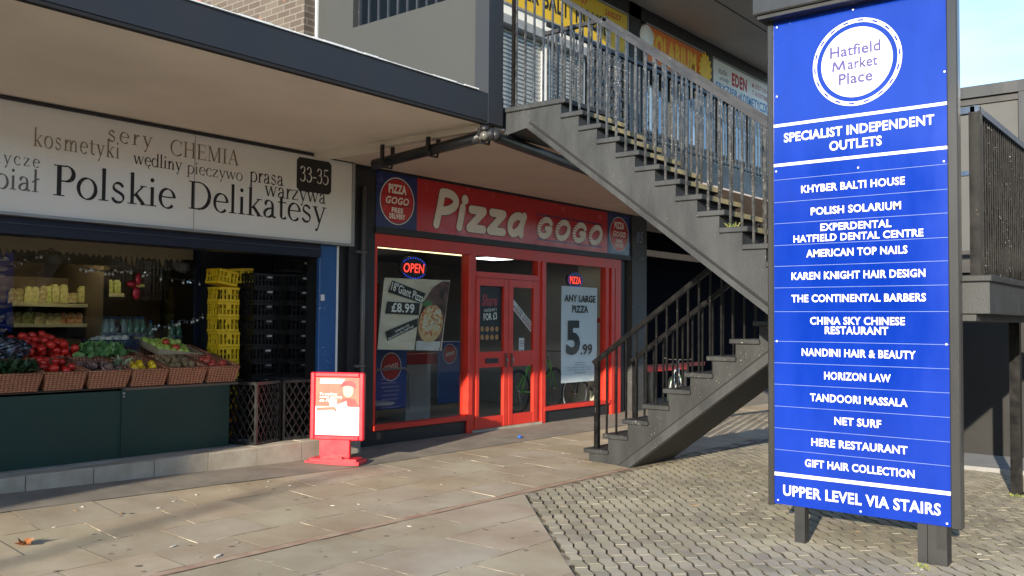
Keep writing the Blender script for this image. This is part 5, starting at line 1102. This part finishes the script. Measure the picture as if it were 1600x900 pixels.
produce('red_apple', 'red and yellow apple lying on the card tray among green apples', 'apple', 'red apples on the card tray', M_fr('applered2', (.48, .02, .02), (.55, .20, .05), .25, 9), r, .9, [(5.22, ty0 + .07, trz(5.22, ty0 + .07) + .07), (5.16, ty0 + .16, trz(5.16, ty0 + .16) + .10)], M_stalk)
# leafy greens: clumps of curled leaf blades
def leafclump(name, lab, cat, cx, cy, cz, sx, sy, sz, n, m, seed, ll=.09, lw=.035):
    rnd = random.Random(seed); b = MB()
    for _ in range(n):
        p = Vector((cx + rnd.gauss(0, sx), cy + rnd.gauss(0, sy), cz + abs(rnd.gauss(0, sz)))); d = Vector((rnd.uniform(-1, 1), rnd.uniform(-1, .6), rnd.uniform(-.2, 1))).normalized(); s = d.cross(Vector((rnd.uniform(-1, 1), rnd.uniform(-1, 1), rnd.uniform(-1, 1)))).normalized(); u = s.cross(d)
        l = ll * rnd.uniform(.6, 1.2); w_2 = lw * rnd.uniform(.6, 1.3); vs = []
        for k in range(5):
            f = k / 4; wd = w_2 * math.sin(math.pi * (.12 + .84 * f)); c = p + d * l * f + u * (-.35 * l * f * f); rip = u * .008 * ((k % 2) * 2 - 1)
            vs += [c - s * wd + rip, c + u * .006, c + s * wd + rip]
        b.add(vs, [(3 * k + j, 3 * k + j + 1, 3 * k + j + 4, 3 * k + j + 3) for k in range(4) for j in (0, 1)], m, True)
    return tag(b.build(name, loc=(cx, cy, cz)), lab, cat)
M_lf = mat('darkleaf', (.010, .035, .012), .45, c2=(.03, .08, .02), scale=18); M_lf2 = mat('midleaf', (.09, .24, .07), .5, c2=(.26, .42, .15), scale=15); M_pur = mat('purplesalad', (.12, .05, .05), .6, c2=(.34, .22, .16), scale=20); M_pale = mat('palestalk', (.35, .42, .22), .5, c2=(.5, .52, .38), scale=15)
leafclump('cucumber_leaves', 'dark green leafy vegetables in the leftmost visible basket', 'greens', 3.38, D + .22, topz(D + .2) + .13, .10, .11, .02, 230, M_lf, 1, .12, .02)
leafclump('broccoli', 'broad mid green broccoli leaves heaped behind the salad basket', 'broccoli', 4.42, D + .58, topz(D + .58) + .15, .085, .08, .035, 240, M_lf2, 2, .11, .036)
leafclump('salad_leaves', 'purple and brown salad leaves in the middle basket', 'salad', 4.2, D + .22, topz(D + .2) + .12, .10, .09, .018, 260, M_pur, 3, .06, .02)
leafclump('leek_bunch', 'pale white and green stalks at the edge of the salad basket', 'leeks', 4.40, D + .16, topz(D + .16) + .13, .02, .05, .03, 45, M_pale, 4, .10, .02)
# broccoli heads and cauliflower-white bulbs
M_garlic = M_fr('garlicwhite', (.50, .48, .40), (.62, .60, .52), .5, 10)
yq = 9.12; p = AY(172, 545, yq)
t = thing('plastic_crate', 'small dark blue slatted crate of white garlic behind the broccoli', 'crate', (p.x, yq, 1.08)); M_bluecr = mat('bluecrate', (.01, .02, .07), .4)
zc = p.z - .01; b = MB()
for k in range(15): x = p.x - .22 + k * .031; b.box((x, yq - .15, zc), (x + .012, yq - .14, zc + .10), M_bluecr); b.box((x, yq + .14, zc), (x + .012, yq + .15, zc + .10), M_bluecr)
for z in (zc, zc + .045, zc + .095): b.box((p.x - .23, yq - .152, z), (p.x + .23, yq - .138, z + .012), M_bluecr); b.box((p.x - .23, yq + .138, z), (p.x + .23, yq + .152, z + .012), M_bluecr); b.box((p.x - .232, yq - .15, z), (p.x - .22, yq + .15, z + .012), M_bluecr); b.box((p.x + .22, yq - .15, z), (p.x + .232, yq + .15, z + .012), M_bluecr)
b.box((p.x - .22, yq - .14, zc), (p.x + .22, yq + .14, zc + .006), M_bluecr); b.build('body', t)
produce('garlic_bulb', 'white garlic bulb in the small blue crate', 'garlic', 'garlic bulbs in the blue crate', M_garlic, .036, .85, [(p.x + rnd.uniform(-.18, .18), yq + rnd.uniform(-.11, .11), zc + .075 + rnd.uniform(0, .05)) for _ in range(26)], M_garlic)
q = AY(103, 549, 9.1); produce('mushroom', 'white round mushroom between tomatoes and broccoli', 'mushroom', 'white mushrooms behind the tomatoes', M_garlic, .036, .7, [(q.x + rnd.uniform(-.1, .1), 9.1 + rnd.uniform(-.08, .1), topz(9.0) + .12 + rnd.uniform(0, .05)) for _ in range(12)])
# shiny bagged vegetables at the far left
q = AY(18, 560, 8.85); t = thing('plastic_bag', 'shiny crinkled clear bag of vegetables at the left picture edge', 'bag', q)
rnd2 = random.Random(5); b = MB(); vs = []; fs = []; nu, nv = 40, 22
for i in range(nu):
    for j in range(nv + 1):
        a = 2 * math.pi * i / nu; f = math.pi * j / nv; r_ = 1 + .16 * (rnd2.random() - .5); vs.append((q.x - .08 + .22 * r_ * math.sin(f) * math.cos(a), 8.78 + .17 * r_ * math.sin(f) * math.sin(a), topz(8.8) + .22 - .11 * r_ * math.cos(f)))
for i in range(nu):
    for j in range(nv): k = (i + 1) % nu; fs.append((i * (nv + 1) + j, k * (nv + 1) + j, k * (nv + 1) + j + 1, i * (nv + 1) + j + 1))
b.add(vs, fs, mat('crinklebag', (.02, .02, .03), .12, c2=(.22, .22, .25), scale=30, lo=.5, hi=.7, spec=.9)); b.build('bag', t)

# ------------------------------------------------------------------ stacked crates
def crate_mesh(m, wx, dy, h, tagm, slats, window=True):
    b = MB(); w = .014
    for s, ax in ((-1, 'y'), (1, 'y'), (-1, 'x'), (1, 'x')):
        ln = wx if ax == 'y' else dy; ot = (dy if ax == 'y' else wx) / 2
        def bx_(u0, u1, z0, z1, th=w, out=0.):
            a, c = s * (ot + out), s * (ot - th)
            if ax == 'y': b.box((u0, a, z0), (u1, c, z1), m)
            else: b.box((a, u0, z0), (c, u1, z1), m)
        bx_(-ln / 2, ln / 2, 0, .028, w, .004); bx_(-ln / 2, ln / 2, h - .03, h - .004, w, .006)
        n = slats if ax == 'y' else max(3, int(slats * dy / wx)); 
        for k in range(n + 1):
            u = -ln / 2 + (ln - .016) * k / n; bx_(u, u + .016, .028, h - .03)
        bx_(-ln * .12, ln * .12, h * .5, h - .03, w, .002); bx_(-ln / 2, ln / 2, h * .48, h * .54, w * .6)
    for k in range(9): u = -dy / 2 + dy * k / 8; b.box((-wx / 2 + w, u - .008, .004), (wx / 2 - w, u + .008, .012), m)
    return b
M_ycr = mat('yellowcrate', (.84, .56, .02), .4, var=.06); M_bcr = mat('blackcrate', (.006, .006, .007), .4, c2=(.012, .012, .013), scale=12)
def stack(kind, m, x, y, z0, n, wx, dy, h, rz, lab, grp, first=1, tags=False, seed=1):
    rnd = random.Random(seed); b = crate_mesh(m, wx, dy, h, None, 5 if kind == 'yellow_crate' else 8); proto = None
    names = ('lowest', 'second', 'third', 'fourth', 'fifth', 'sixth', 'seventh', 'eighth', 'ninth', 'tenth', 'eleventh', 'twelfth')
    for k in range(n):
        if proto is None: o = proto = thing(kind, '', 'crate', world=False, group=grp); b.build('body', o)
        else: o = dup(proto)
        o.location = (x + rnd.uniform(-.008, .008), y + rnd.uniform(-.008, .008), z0 + k * h); o.rotation_euler = (0, 0, rz + rnd.uniform(-.03, .03))
        o['label'] = lab % ('topmost' if k == n - 1 and n > 1 else names[k] + (' from the bottom' if k else '')); o['group'] = grp
        if tags and rnd.random() < .45:
            bb_ = MB(); bb_.box((-.03, -dy / 2 - .010, h * .66), (.035, -dy / 2 - .004, h * .78), mat('paletag', (.45, .45, .44), .6)); bb_.build('tag', o)
    return proto
h = .166
p0 = AY(322, 565, 9.02); p1 = AY(373, 565, 8.80)
yt = stack('yellow_crate', M_ycr, (p0.x + p1.x) / 2, 8.91, KZ, 10, p1.x - p0.x - .012, .22, h, .0, 'yellow slatted plastic crate, %s in the upright yellow stack', 'yellow crates in the stack')
zt_ = KZ + 10 * h
o = dup(yt, (p0.x + .08, 8.88, zt_ + .02), (0, .14, .12), 'yellow slatted crate tipped askew on top of the yellow stack'); o['group'] = 'loose yellow crates'
o = dup(yt, (p1.x + .10, 8.98, zt_ + .06), (.05, -.08, -.15), 'yellow slatted crate lying across the yellow and black stacks'); o['group'] = 'loose yellow crates'
pa = AY(412, 590, 8.70); ba = stack('black_crate', M_bcr, pa.x, 8.78, KZ, 11, .40, .30, h, -.02, 'black slatted crate, %s in the black stack beside the yellow crates', 'black crates in the left stack', tags=True, seed=4)
pb = AY(466, 590, 8.55); stack('black_crate', M_bcr, pb.x, 8.62, KZ, 11, .46, .30, h, .02, 'black slatted crate, %s in the black stack beside the blue post', 'black crates in the right stack', tags=True, seed=6)
o = dup(ba, (pb.x + .0, 8.62, KZ + 11 * h + .01), (.0, .05, .12), 'black slatted crate tilted on top beside the blue post'); o['group'] = 'loose black crates'
# big lattice sided crates lying on their sides on the step
M_lat = mat('latticecrate', (.006, .006, .007), .4, c2=(.013, .013, .013), scale=9)
def lattice(lab, o3, ux, wd, dp, ht):
    t = thing('lattice_crate', lab, 'crate', o3, group='lattice crates on the step'); o3 = Vector(o3); ux = Vector(ux).normalized(); uy = Vector((-ux.y, ux.x, 0)); uz = Vector((0, 0, 1))
    def face(o, a, la, c, lc, nm, pitch=.085, cut=None):
        b = MB(); f = .03
        for p, q in ((o, o + a * la), (o + c * lc, o + a * la + c * lc)): b.bar(p + c * 0, q, .025, f, M_lat, c)
        for p, q in ((o, o + c * lc), (o + a * la, o + a * la + c * lc)): b.bar(p, q, .025, f, M_lat, a)
        n = a.cross(c).normalized(); k = -lc * .62
        while k < la:
            for s in (0, 1):
                # line from (k,0) rising at slope; clip to the rectangle
                x0_, y0_, x1_, y1_ = k, 0, k + lc * .62, lc
                if x0_ < 0: y0_ = -x0_ / .62; x0_ = 0
                if x1_ > la: y1_ = lc - (x1_ - la) / .62; x1_ = la
                if y1_ - y0_ > .02:
                    if s: x0_, x1_ = la - x0_, la - x1_
                    b.bar(o + a * x0_ + c * y0_ + n * .004 * (2 * s - 1), o + a * x1_ + c * y1_ + n * .004 * (2 * s - 1), .010, .013, M_lat, a.cross(c))
            k += pitch
        return b.build(nm, t)
    face(o3, ux, wd, uz, ht, 'lattice_side'); face(o3 + uy * dp, ux, wd, uz, ht, 'lattice_side'); face(o3, uy, dp, uz, ht, 'lattice_side'); face(o3 + ux * wd, uy, dp, uz, ht, 'lattice_side')
    return t
lattice('big black lattice crate, the left of two on the step, turned corner out', (5.685, 7.99, KZ + .012), (.06, 1, 0), .52, -.0 + .36, .60) if False else None
v = Vector((5.724 - 5.685, 8.525 - 7.967, 0)).normalized()
lattice('big black lattice crate standing corner out next to the green board', (5.68, 7.99, KZ + .014), (v.y, -v.x + .38, 0), .40, .48, .62)
lattice('big black lattice crate between its twin and the red pavement sign', (6.10, 8.09, KZ + .014), (.93, -.22, 0), .46, .40, .62)
# ================================================================== the directory sign
XS = 6.52; SI = (Vector((XS, 0, 0)), Vector((0, -1, 0)), Vector((0, 0, 1)), Vector((-1, 0, 0)))
def sq(px, py): p = AX(px, py, XS); return -p.y, p.z
M_dir = mat('glossbluepanel', (.002, .025, .27), .18, var=.16, scale=2.2, spec=.6, bump=.08, bscale=2.5, streak=3, fleck=.055, fc=(.06, .10, .30), fscale=30); M_galv = mat('greyframe', (.028, .029, .030), .28, var=.08, scale=3, streak=5); M_darkpost = mat('darkpost', (.014, .015, .017), .5, var=.15); M_letw = mat('whitevinyl', (.62, .62, .62), .5, var=.02)
zb = sq(1202, 785)[1]; zt = AX(1202, 36, XS).z; yl = -AX(1201, 785, XS).y; yr = -AX(1504, 826, XS).y
pl = sq(1210, 600)[0]; pr = sq(1484, 600)[0]; zb2 = zb + .006
t = thing('directory_sign', 'tall blue directory sign listing the upper level shops in white capitals', 'sign', (XS, -(yl + yr) / 2, -.1))
b = MB(); b.box((XS, -pl, zb), (XS + .05, -pr, zt), M_dir); b.build('panel', t)
b = MB(); b.bbox((XS - .012, -yl, zb - .012), (XS + .07, -pl, zt + .03), M_galv, .008); b.bbox((XS - .012, -pr, zb - .012), (XS + .07, -yr, zt + .03), M_galv, .008); b.box((XS + .052, -yl - .01, zb - .008), (XS + .066, -yr + .01, zt + .02), M_darkpost); b.build('frame', t)
b = MB(); b.bbox((XS - .15, -yl + .06, zt + .03), (XS + .30, -yr - .06, zt + .40), M_galv, .01); b.box((XS - .12, -yl + .03, zt + .0), (XS + .25, -yr - .03, zt + .031), M_darkpost); b.build('hood', t)
for px0, px1, py in ((1244, 1260, 847), (1436, 1451, 884), (1452, 1482, 889)):
    y0, y1 = AX(px0, py, XS + .06).y, AX(px1, py, XS + .06).y; b = MB(); b.box((XS + .03, y0, -.16), (XS + .11 + (.04 if px0 == 1452 else 0), y1, zb + .05), M_darkpost); b.build('post', t)
b = MB(); y0 = AX(1464, 850, XS + .03).y; b.box((XS + .022, y0 - .06, zb - .16), (XS + .03, y0, zb - .01), M_galv); b.build('post_plate', t)
b = MB(); P0 = sq(1338, 97); top_, bot_ = sq(1338, 29)[1], sq(1338, 165)[1]; ro = (top_ - bot_) / 2; cy_, cz_ = P0
put_polys(b, ringq(cy_, (top_ + bot_) / 2, ro * .905, ro), SI, M_letw, .003, .00001, 64); cz_ = (top_ + bot_) / 2
put_polys(b, [disc(cy_, cz_, ro * .80, n=64)], SI, M_letw, .003); put_polys(b, ringq(cy_, cz_, ro * .765, ro * .775), SI, mat('ringblue', (.18, .25, .65), .4), .0045, .00001, 64)
for k in range(18):
    a0 = 2 * math.pi * k / 18; a1 = a0 + .13
    put_polys(b, [[(cy_ + r * math.cos(a), cz_ + r * math.sin(a)) for r, a in ((ro * .935, a0), (ro * .97, a0), (ro * .97, a1), (ro * .935, a1))]], SI, M_dir, .005)
M_vio = mat('violetink', (.05, .045, .20), .5)
for s, c, x0, x1, cap in (('Hatfield', (1336, 77), 1297, 1376, .075), ('Market', (1336, 99), 1301, 1373, .075), ('Place', (1337, 121), 1310, 1363, .075)):
    y, z = sq(*c); wd = sq(x1, c[1])[0] - sq(x0, c[1])[0]; put_text(b, s if s != 'Market' else 'arket', SI, y + (.054 if s == 'Market' else 0), z, wd - (.115 if s == 'Market' else 0), .082 if s != 'Market' else .078, M_vio, .02, 0, .006)
    if s == 'Market':
        q_ = [(y - wd / 2 + a_ * .095, z - .037 + c_ * .070) for a_, c_ in ((.06, 0), (.16, 1), (.5, .12), (.84, 1), (.94, 0))]; [put_polys(b, fat([q_[k_], q_[k_ + 1]], .0155, False), SI, M_vio, .006 + .0004 * k_, .0001) for k_ in range(4)]
b.build('emblem', t)
b = MB(); ROWS = [('SPECIALIST INDEPENDENT', 1225, 1460, 201, 1.25), ('OUTLETS', 1296, 1378, 224, 1.25), ('KHYBER BALTI HOUSE', 1252, 1414, 289, 1), ('POLISH SOLARIUM', 1267, 1408, 325.5, 1), ('EXPERDENTAL', 1282, 1393, 352, .95), ('HATFIELD DENTAL CENTRE', 1240, 1443, 368.5, .95), ('AMERICAN TOP NAILS', 1260, 1418, 393, 1), ('KAREN KNIGHT HAIR DESIGN', 1237, 1446, 429, 1), ('THE CONTINENTAL BARBERS', 1237, 1447, 465.5, 1), ('CHINA SKY CHINESE', 1266, 1414, 501.5, 1), ('RESTAURANT', 1289, 1388, 516.5, 1), ('NANDINI HAIR & BEAUTY', 1253, 1431, 552.5, 1), ('HORIZON LAW', 1288, 1392, 589, 1), ('TANDOORI MASSALA', 1266, 1418, 625, 1), ('NET SURF', 1304, 1377, 660, 1), ('HERE RESTAURANT', 1268, 1418, 697, 1), ('GIFT HAIR COLLECTION', 1258, 1429, 732, 1), ('UPPER LEVEL VIA STAIRS', 1224, 1470, 781, 1.42)]
for s, x0, x1, yc, k in ROWS:
    b = MB(); mx_ = (x0 + x1) / 2; y, z = sq(mx_, yc); ya = sq(x0, yc)[0]; yb_ = sq(x1, yc)[0]; put_text(b, s, SI, (ya + yb_) / 2, z, yb_ - ya, .0565 * k, M_letw, .026, 0, .003); b.build('lettering', t)
b = MB()
for px_l, hh in ((197.5, .011), (259, .011), (739.4, .013)): z = sq(1210, px_l)[1]; put_polys(b, [rect(pl + .001, z - hh, pr - .001, z + hh)], SI, M_letw, .003); b.build('ruled_line', t); b = MB()
for py in (282, 317, 350, 384, 416.5, 450, 487, 533, 566.6, 600, 634, 668, 701.5): z = sq(1210, py)[1]; put_polys(b, [rect(pl + .001, z - .0016, pr - .001, z + .0016)], SI, mat('paleseam', (.12, .18, .42), .5), .002); b.build('panel_seam', t); b = MB()
for px, py in ((1214, 43), (1333, 15), (1476, 112), (1214, 151), (1213, 268), (1341, 262), (1475, 252), (1214, 533), (1479, 538), (1216, 781), (1345, 799), (1480, 818)): y, z = sq(px, py); put_polys(b, [disc(y, z, .007, n=10)], SI, M_letw, .004)
b.build('fixing_screws', t)

# ================================================================== the red pavement sign
M_pred = mat('redplastic', (.62, .018, .035), .35, var=.04); M_pred2 = mat('posterred', (.75, .07, .05), .5, c2=(.8, .14, .09), scale=4); M_pw = mat('posterwhite', (.82, .80, .78), .5, var=.02); M_skin = mat('printskin', (.70, .42, .30), .6)
aL, aR = AZ(487, 722, -.02), AZ(566, 725, -.02); dv = (aR - aL); dv.z = 0; wid = dv.length; dv.normalize(); nv_ = Vector((dv.y, -dv.x, 0)); cen = (aL + aR) / 2
t = thing('pavement_sign', 'red framed pavement poster sign on a swinging foot by the step', 'pavement sign', (cen.x, cen.y, G(cen.x, cen.y)), math.atan2(dv.y, dv.x), world=False)
hw = .30; z0, z1 = .245, .965
b = MB(); f = .052
b.bbox((-hw, -.035, z0), (-hw + f, .035, z1), M_pred, .012); b.bbox((hw - f, -.035, z0), (hw, .035, z1), M_pred, .012); b.bbox((-hw + f - .003, -.034, z0), (hw - f + .003, .034, z0 + f), M_pred, .012); b.bbox((-hw + f - .003, -.034, z1 - f), (hw - f + .003, .034, z1), M_pred, .012); b.box((-hw + .02, .0, z0 + .02), (hw - .02, .032, z1 - .02), M_pred); b.build('frame', t)
b = MB(); b.bbox((-.19, -.028, .055), (.15, .028, z0 + .01), M_pred, .008); b.build('neck', t)
b = MB(); b.prism([(-.31, -.13, 0), (.29, -.13, 0), (.29, .13, 0), (-.31, .13, 0)], (0, 0, .035), M_pred); b.prism([(-.27, -.10, .035), (.25, -.10, .035), (.25, .10, .035), (-.27, .10, .035)], (0, 0, .022), M_pred); b.prism([(-.13, -.12, .057), (.10, -.12, .057), (.07, -.04, .057), (-.10, -.04, .057)], (0, 0, .018), M_pred); b.build('base', t)
AF = (Vector((0, -.012, 0)), Vector((1, 0, 0)), Vector((0, 0, 1)), Vector((0, -1, 0))); b = MB(); b.box((-hw + f, -.012, z0 + f), (hw - f, .0, z1 - f), M_pw)
W2 = hw - f
put_polys(b, [rect(-W2, .60, W2, z1 - f)], AF, M_pred2, .001)
put_polys(b, [[(-.20, .845), (.05, .845), (.085, .895), (-.19, .895)]], AF, M_pw, .002)
put_polys(b, [disc(.12, .775, .058, .075, 24)], AF, M_skin, .003); put_polys(b, [[(.03, .81), (.06, .865), (.15, .88), (.20, .85), (.21, .80), (.12, .825)]], AF, M_pred, .004)
put_polys(b, [[(.02, .60), (.06, .68), (.11, .70), (.20, .68), (.245, .60)]], AF, mat('printjacket', (.55, .06, .06), .6, c2=(.32, .05, .05), scale=8), .0035)
put_polys(b, [[(-.08, .60), (-.10, .68), (-.03, .69), (.0, .62), (.10, .66), (.12, .58), (-.02, .56)]], AF, M_pw, .0045)
put_polys(b, [[(-.23, .585), (-.03, .60), (.0, .565), (-.02, .545), (-.04, .565), (-.23, .555)]], AF, M_pred2, .005)
b.build('poster', t); b = MB()
for s, z, k in (('Tu możesz', .735, .20), ('nadać paczkę', .70, .25), ('do Polski', .665, .20)): put_text(b, s, AF, -.20 + k / 2, z, k, .030, M_pw, .02, .2, .003)
for k, z in enumerate((.47, .435, .40)): put_polys(b, [rect(-.16, z, -.16 + (.19, .24, .22)[k], z + .009), rect(-.205, z - .003, -.185, z + .014)], AF, mat('greyprint', (.45, .42, .42), .6), .002)
put_polys(b, [rect(-.2, .51, .07, .513)], AF, M_pred2, .002); b.build('lettering', t)

# ================================================================== side building beyond the landing
M_clad = mat('greycladding', (.05, .054, .055), .6, var=.08, scale=2); M_blackwall = mat('blackrender', (.004, .004, .004), .7, c2=(.008, .008, .007), scale=3, fleck=.06, fc=(.04, .04, .035), fscale=20)
t = thing('side_building', 'black and grey two storey block behind the stair landing', 'building', (12.2, 0, -.1))
b = MB(); b.box((12.2, -6, -.15), (12.5, 4.3, 2.15), M_blackwall); b.build('lower_wall', t)
b = MB(); b.box((12.1, -6, 2.15), (12.6, 4.3, 2.42), M_black); b.build('ledge', t)
b = MB(); b.box((12.2, -6, 2.42), (12.5, 4.3, 4.30), M_clad); b.build('upper_wall', t)
b = MB(); b.box((12.12, -6, 4.30), (12.6, 4.34, 4.44), M_galv); b.box((12.17, -6, 4.22), (12.2, 4.3, 4.30), M_black)
for y in (2.02, -1.2, 4.2): b.box((12.13, y - .05, 2.42), (12.2, y + .05, 4.30), M_galv)
b.build('frame', t)
t = thing('low_plinth', 'low grey paved plinth at the foot of the black wall', 'plinth', (11.6, 0, -.1)); b = MB(); b.box((11.1, -6, -.15), (12.2, 4.3, -.055), mat('plinthgrey', (.22, .22, .22), .85, var=.12)); b.build('plinth', t)
# the other side of the square, seen in the glass only
M_opp = mat('oppositebrick', (.16, .10, .08), .9, var=.25, scale=3)
t = thing('opposite_building', 'brick shop building across the square, seen only as reflections', 'building', (18, -30, 0))
b = MB(); b.box((-30, -34, -.2), (120, -30, 7.5), M_opp); b.build('wall', t); b = MB()
for k in range(28): x = -28 + k * 5.2; b.box((x, -30.02, .6), (x + 3.8, -29.99, 2.6), M_shopdark); b.box((x + .4, -30.02, 4.2), (x + 3.0, -29.99, 5.8), M_shopdark)
b.build('window', t)
t = thing('shade_wall', 'plain rendered wall added out of view to shade the grocery front', 'wall', (-8.4, 6, 0)); b = MB(); b.box((-8.8, 4.50, -.1), (-8.05, 9.5, 5.6), M_grey); b.build('wall', t)  # unseen wall, added to keep the sun off the grocery front
t = thing('lamp_post', 'tall dark lamp post across the square, out of the picture', 'lamp post', (-25, -.95, -.1)); b = MB(); b.tube([(-25, -.95, -.15), (-25, -.95, 8.2)], [.06, .045], M_black, 10); b.build('post', t)

# ================================================================== litter, leaves, weeds
rnd = random.Random(77); M_lit = mat('palelitter', (.62, .60, .54), .8, var=.1); M_lit2 = mat('browngumleaf', (.30, .20, .10), .8, var=.3, scale=30)
def bit(name, m, s, seed, lab, cat, grp):
    r_ = random.Random(seed); pts = [(s * (1 + .5 * r_.random()) * math.cos(a) * 1.3, s * (1 + .5 * r_.random()) * math.sin(a) * .7, s * .12 + .002 * r_.random()) for a in [2 * math.pi * k / 7 for k in range(7)]]
    b = MB(); c = (0, 0, s * .25); b.add([c] + pts + [(p[0], p[1], 0) for p in pts], [(0, 1 + k, 1 + (k + 1) % 7) for k in range(7)] + [(8 + k, 8 + (k + 1) % 7, 1 + (k + 1) % 7, 1 + k) for k in range(7)], m); return tag(b.build(name), lab, cat, grp)
pr1 = bit('paper_scrap', M_lit, .013, 1, 'tiny pale scrap of litter on the paving', 'litter', 'pale scraps on the paving'); pr2 = bit('dry_leaf', M_lit2, .02, 2, 'small dry brown leaf on the paving', 'leaf', 'dry leaves on the paving')
spots = [(118, 787), (129, 783), (52, 833), (85, 812), (190, 794), (248, 787), (272, 777), (307, 768), (326, 734), (358, 762), (420, 750), (417, 758), (605, 790), (560, 788), (453, 757), (690, 757), (830, 700), (812, 655), (905, 722), (945, 720), (760, 750), (880, 708), (720, 715), (1010, 772), (1085, 790), (1320, 800), (1400, 790), (1170, 775), (1340, 830), (1290, 845), (1540, 810), (1180, 770), (1235, 745), (1530, 866), (1440, 890), (805, 842), (880, 790), (640, 823), (520, 790), (700, 690), (1110, 745), (1150, 735), (865, 660), (640, 735)]
for k, (px, py) in enumerate(spots):
    p = AZ(px, py, -.07); p = AZ(px, py, G(p.x, p.y)); o = (pr1 if k % 4 else pr2); o = o if k < 2 else dup(o); o.location = (p.x, p.y, G(p.x, p.y) + .001); o.rotation_euler.z = rnd.uniform(0, 6); s = rnd.uniform(.5, 1.1); o.scale = (s, s, s)
p = AZ(340, 872, -.1); o = dup(pr1, (p.x, p.y, G(p.x, p.y) + .002), (0, 0, .6), 'largest white scrap of torn paper on the near slabs'); o['group'] = 'large paper scraps'; o.scale = (2.4, 1.8, 1.5)
p = AZ(270, 860, -.1); o = dup(pr1, (p.x, p.y, G(p.x, p.y) + .002), (0, 0, .3), 'folded white scrap of paper left of the largest scrap'); o['group'] = 'folded paper scrap'; o.scale = (1.6, 1.1, 1.5)
p = AZ(812, 684, -.02); b = MB(); b.ell((0, 0, .018), .035, .025, .018, mat('brightbluelitter', (.02, .12, .65), .4), 9, 5); b.tube([(.02, 0, .02), (.07, .03, .01)], .012, mat('brightbluelitter', (.02, .12, .65), .4), 6); o = tag(b.build('litter'), 'crumpled bright blue wrapper on the paving outside the pizza shop', 'litter'); o.location = (p.x, p.y, G(p.x, p.y))
p = AZ(38, 842, 0); M_or = mat('orangeleaf', (.30, .11, .035), .7, var=.3, scale=20); b = MB(); r_ = random.Random(3)
for k in range(9):
    a = 2 * math.pi * k / 9; d = Vector((math.cos(a), math.sin(a), 0)); s = Vector((-d.y, d.x, 0)); l = r_.uniform(.05, .085); b.add([d * .01, d * l * .5 + s * .022 + Vector((0, 0, .03)), d * l + Vector((0, 0, r_.uniform(.01, .06))), d * l * .5 - s * .022 + Vector((0, 0, .015))], [(0, 1, 2, 3)], M_or)
o = tag(b.build('dry_leaf'), 'curled orange autumn leaf on the slabs at the left', 'leaf'); o.location = (p.x, p.y, G(p.x, p.y) + .003)
M_weed = mat('weedgreen', (.10, .16, .04), .6, c2=(.28, .26, .08), scale=20)
def weed(lab, p, n, l, seed):
    r_ = random.Random(seed); b = MB()
    for _ in range(n):
        d = Vector((r_.uniform(-1, 1), r_.uniform(-1, 1), r_.uniform(.5, 1.6))).normalized() * l * r_.uniform(.5, 1.1); s = d.cross(Vector((0, 0, 1))).normalized() * .006; o_ = Vector((r_.uniform(-.05, .05), r_.uniform(-.05, .05), 0)); b.add([o_ - s, o_ + s, o_ + d * .6 + s + Vector((0, 0, .01)), o_ + d, o_ + d * .6 - s + Vector((0, 0, .01))], [(0, 1, 2, 3, 4)], M_weed)
    o = tag(b.build('weed'), lab, 'weed'); o.location = p
p = AZ(1442, 886, -.1); weed('small weeds at the foot of the sign post', (p.x - .02, p.y, -.1), 16, .022, 1)
weed('tuft of weed growing on a stair tread', (XU0 + .06, nose[9][0] + .13, nose[9][1]), 22, .05, 2)
p = AZ(1590, 775, -.1); weed('dry weeds around the landing support post', (p.x - .06, p.y, -.1), 20, .03, 3)
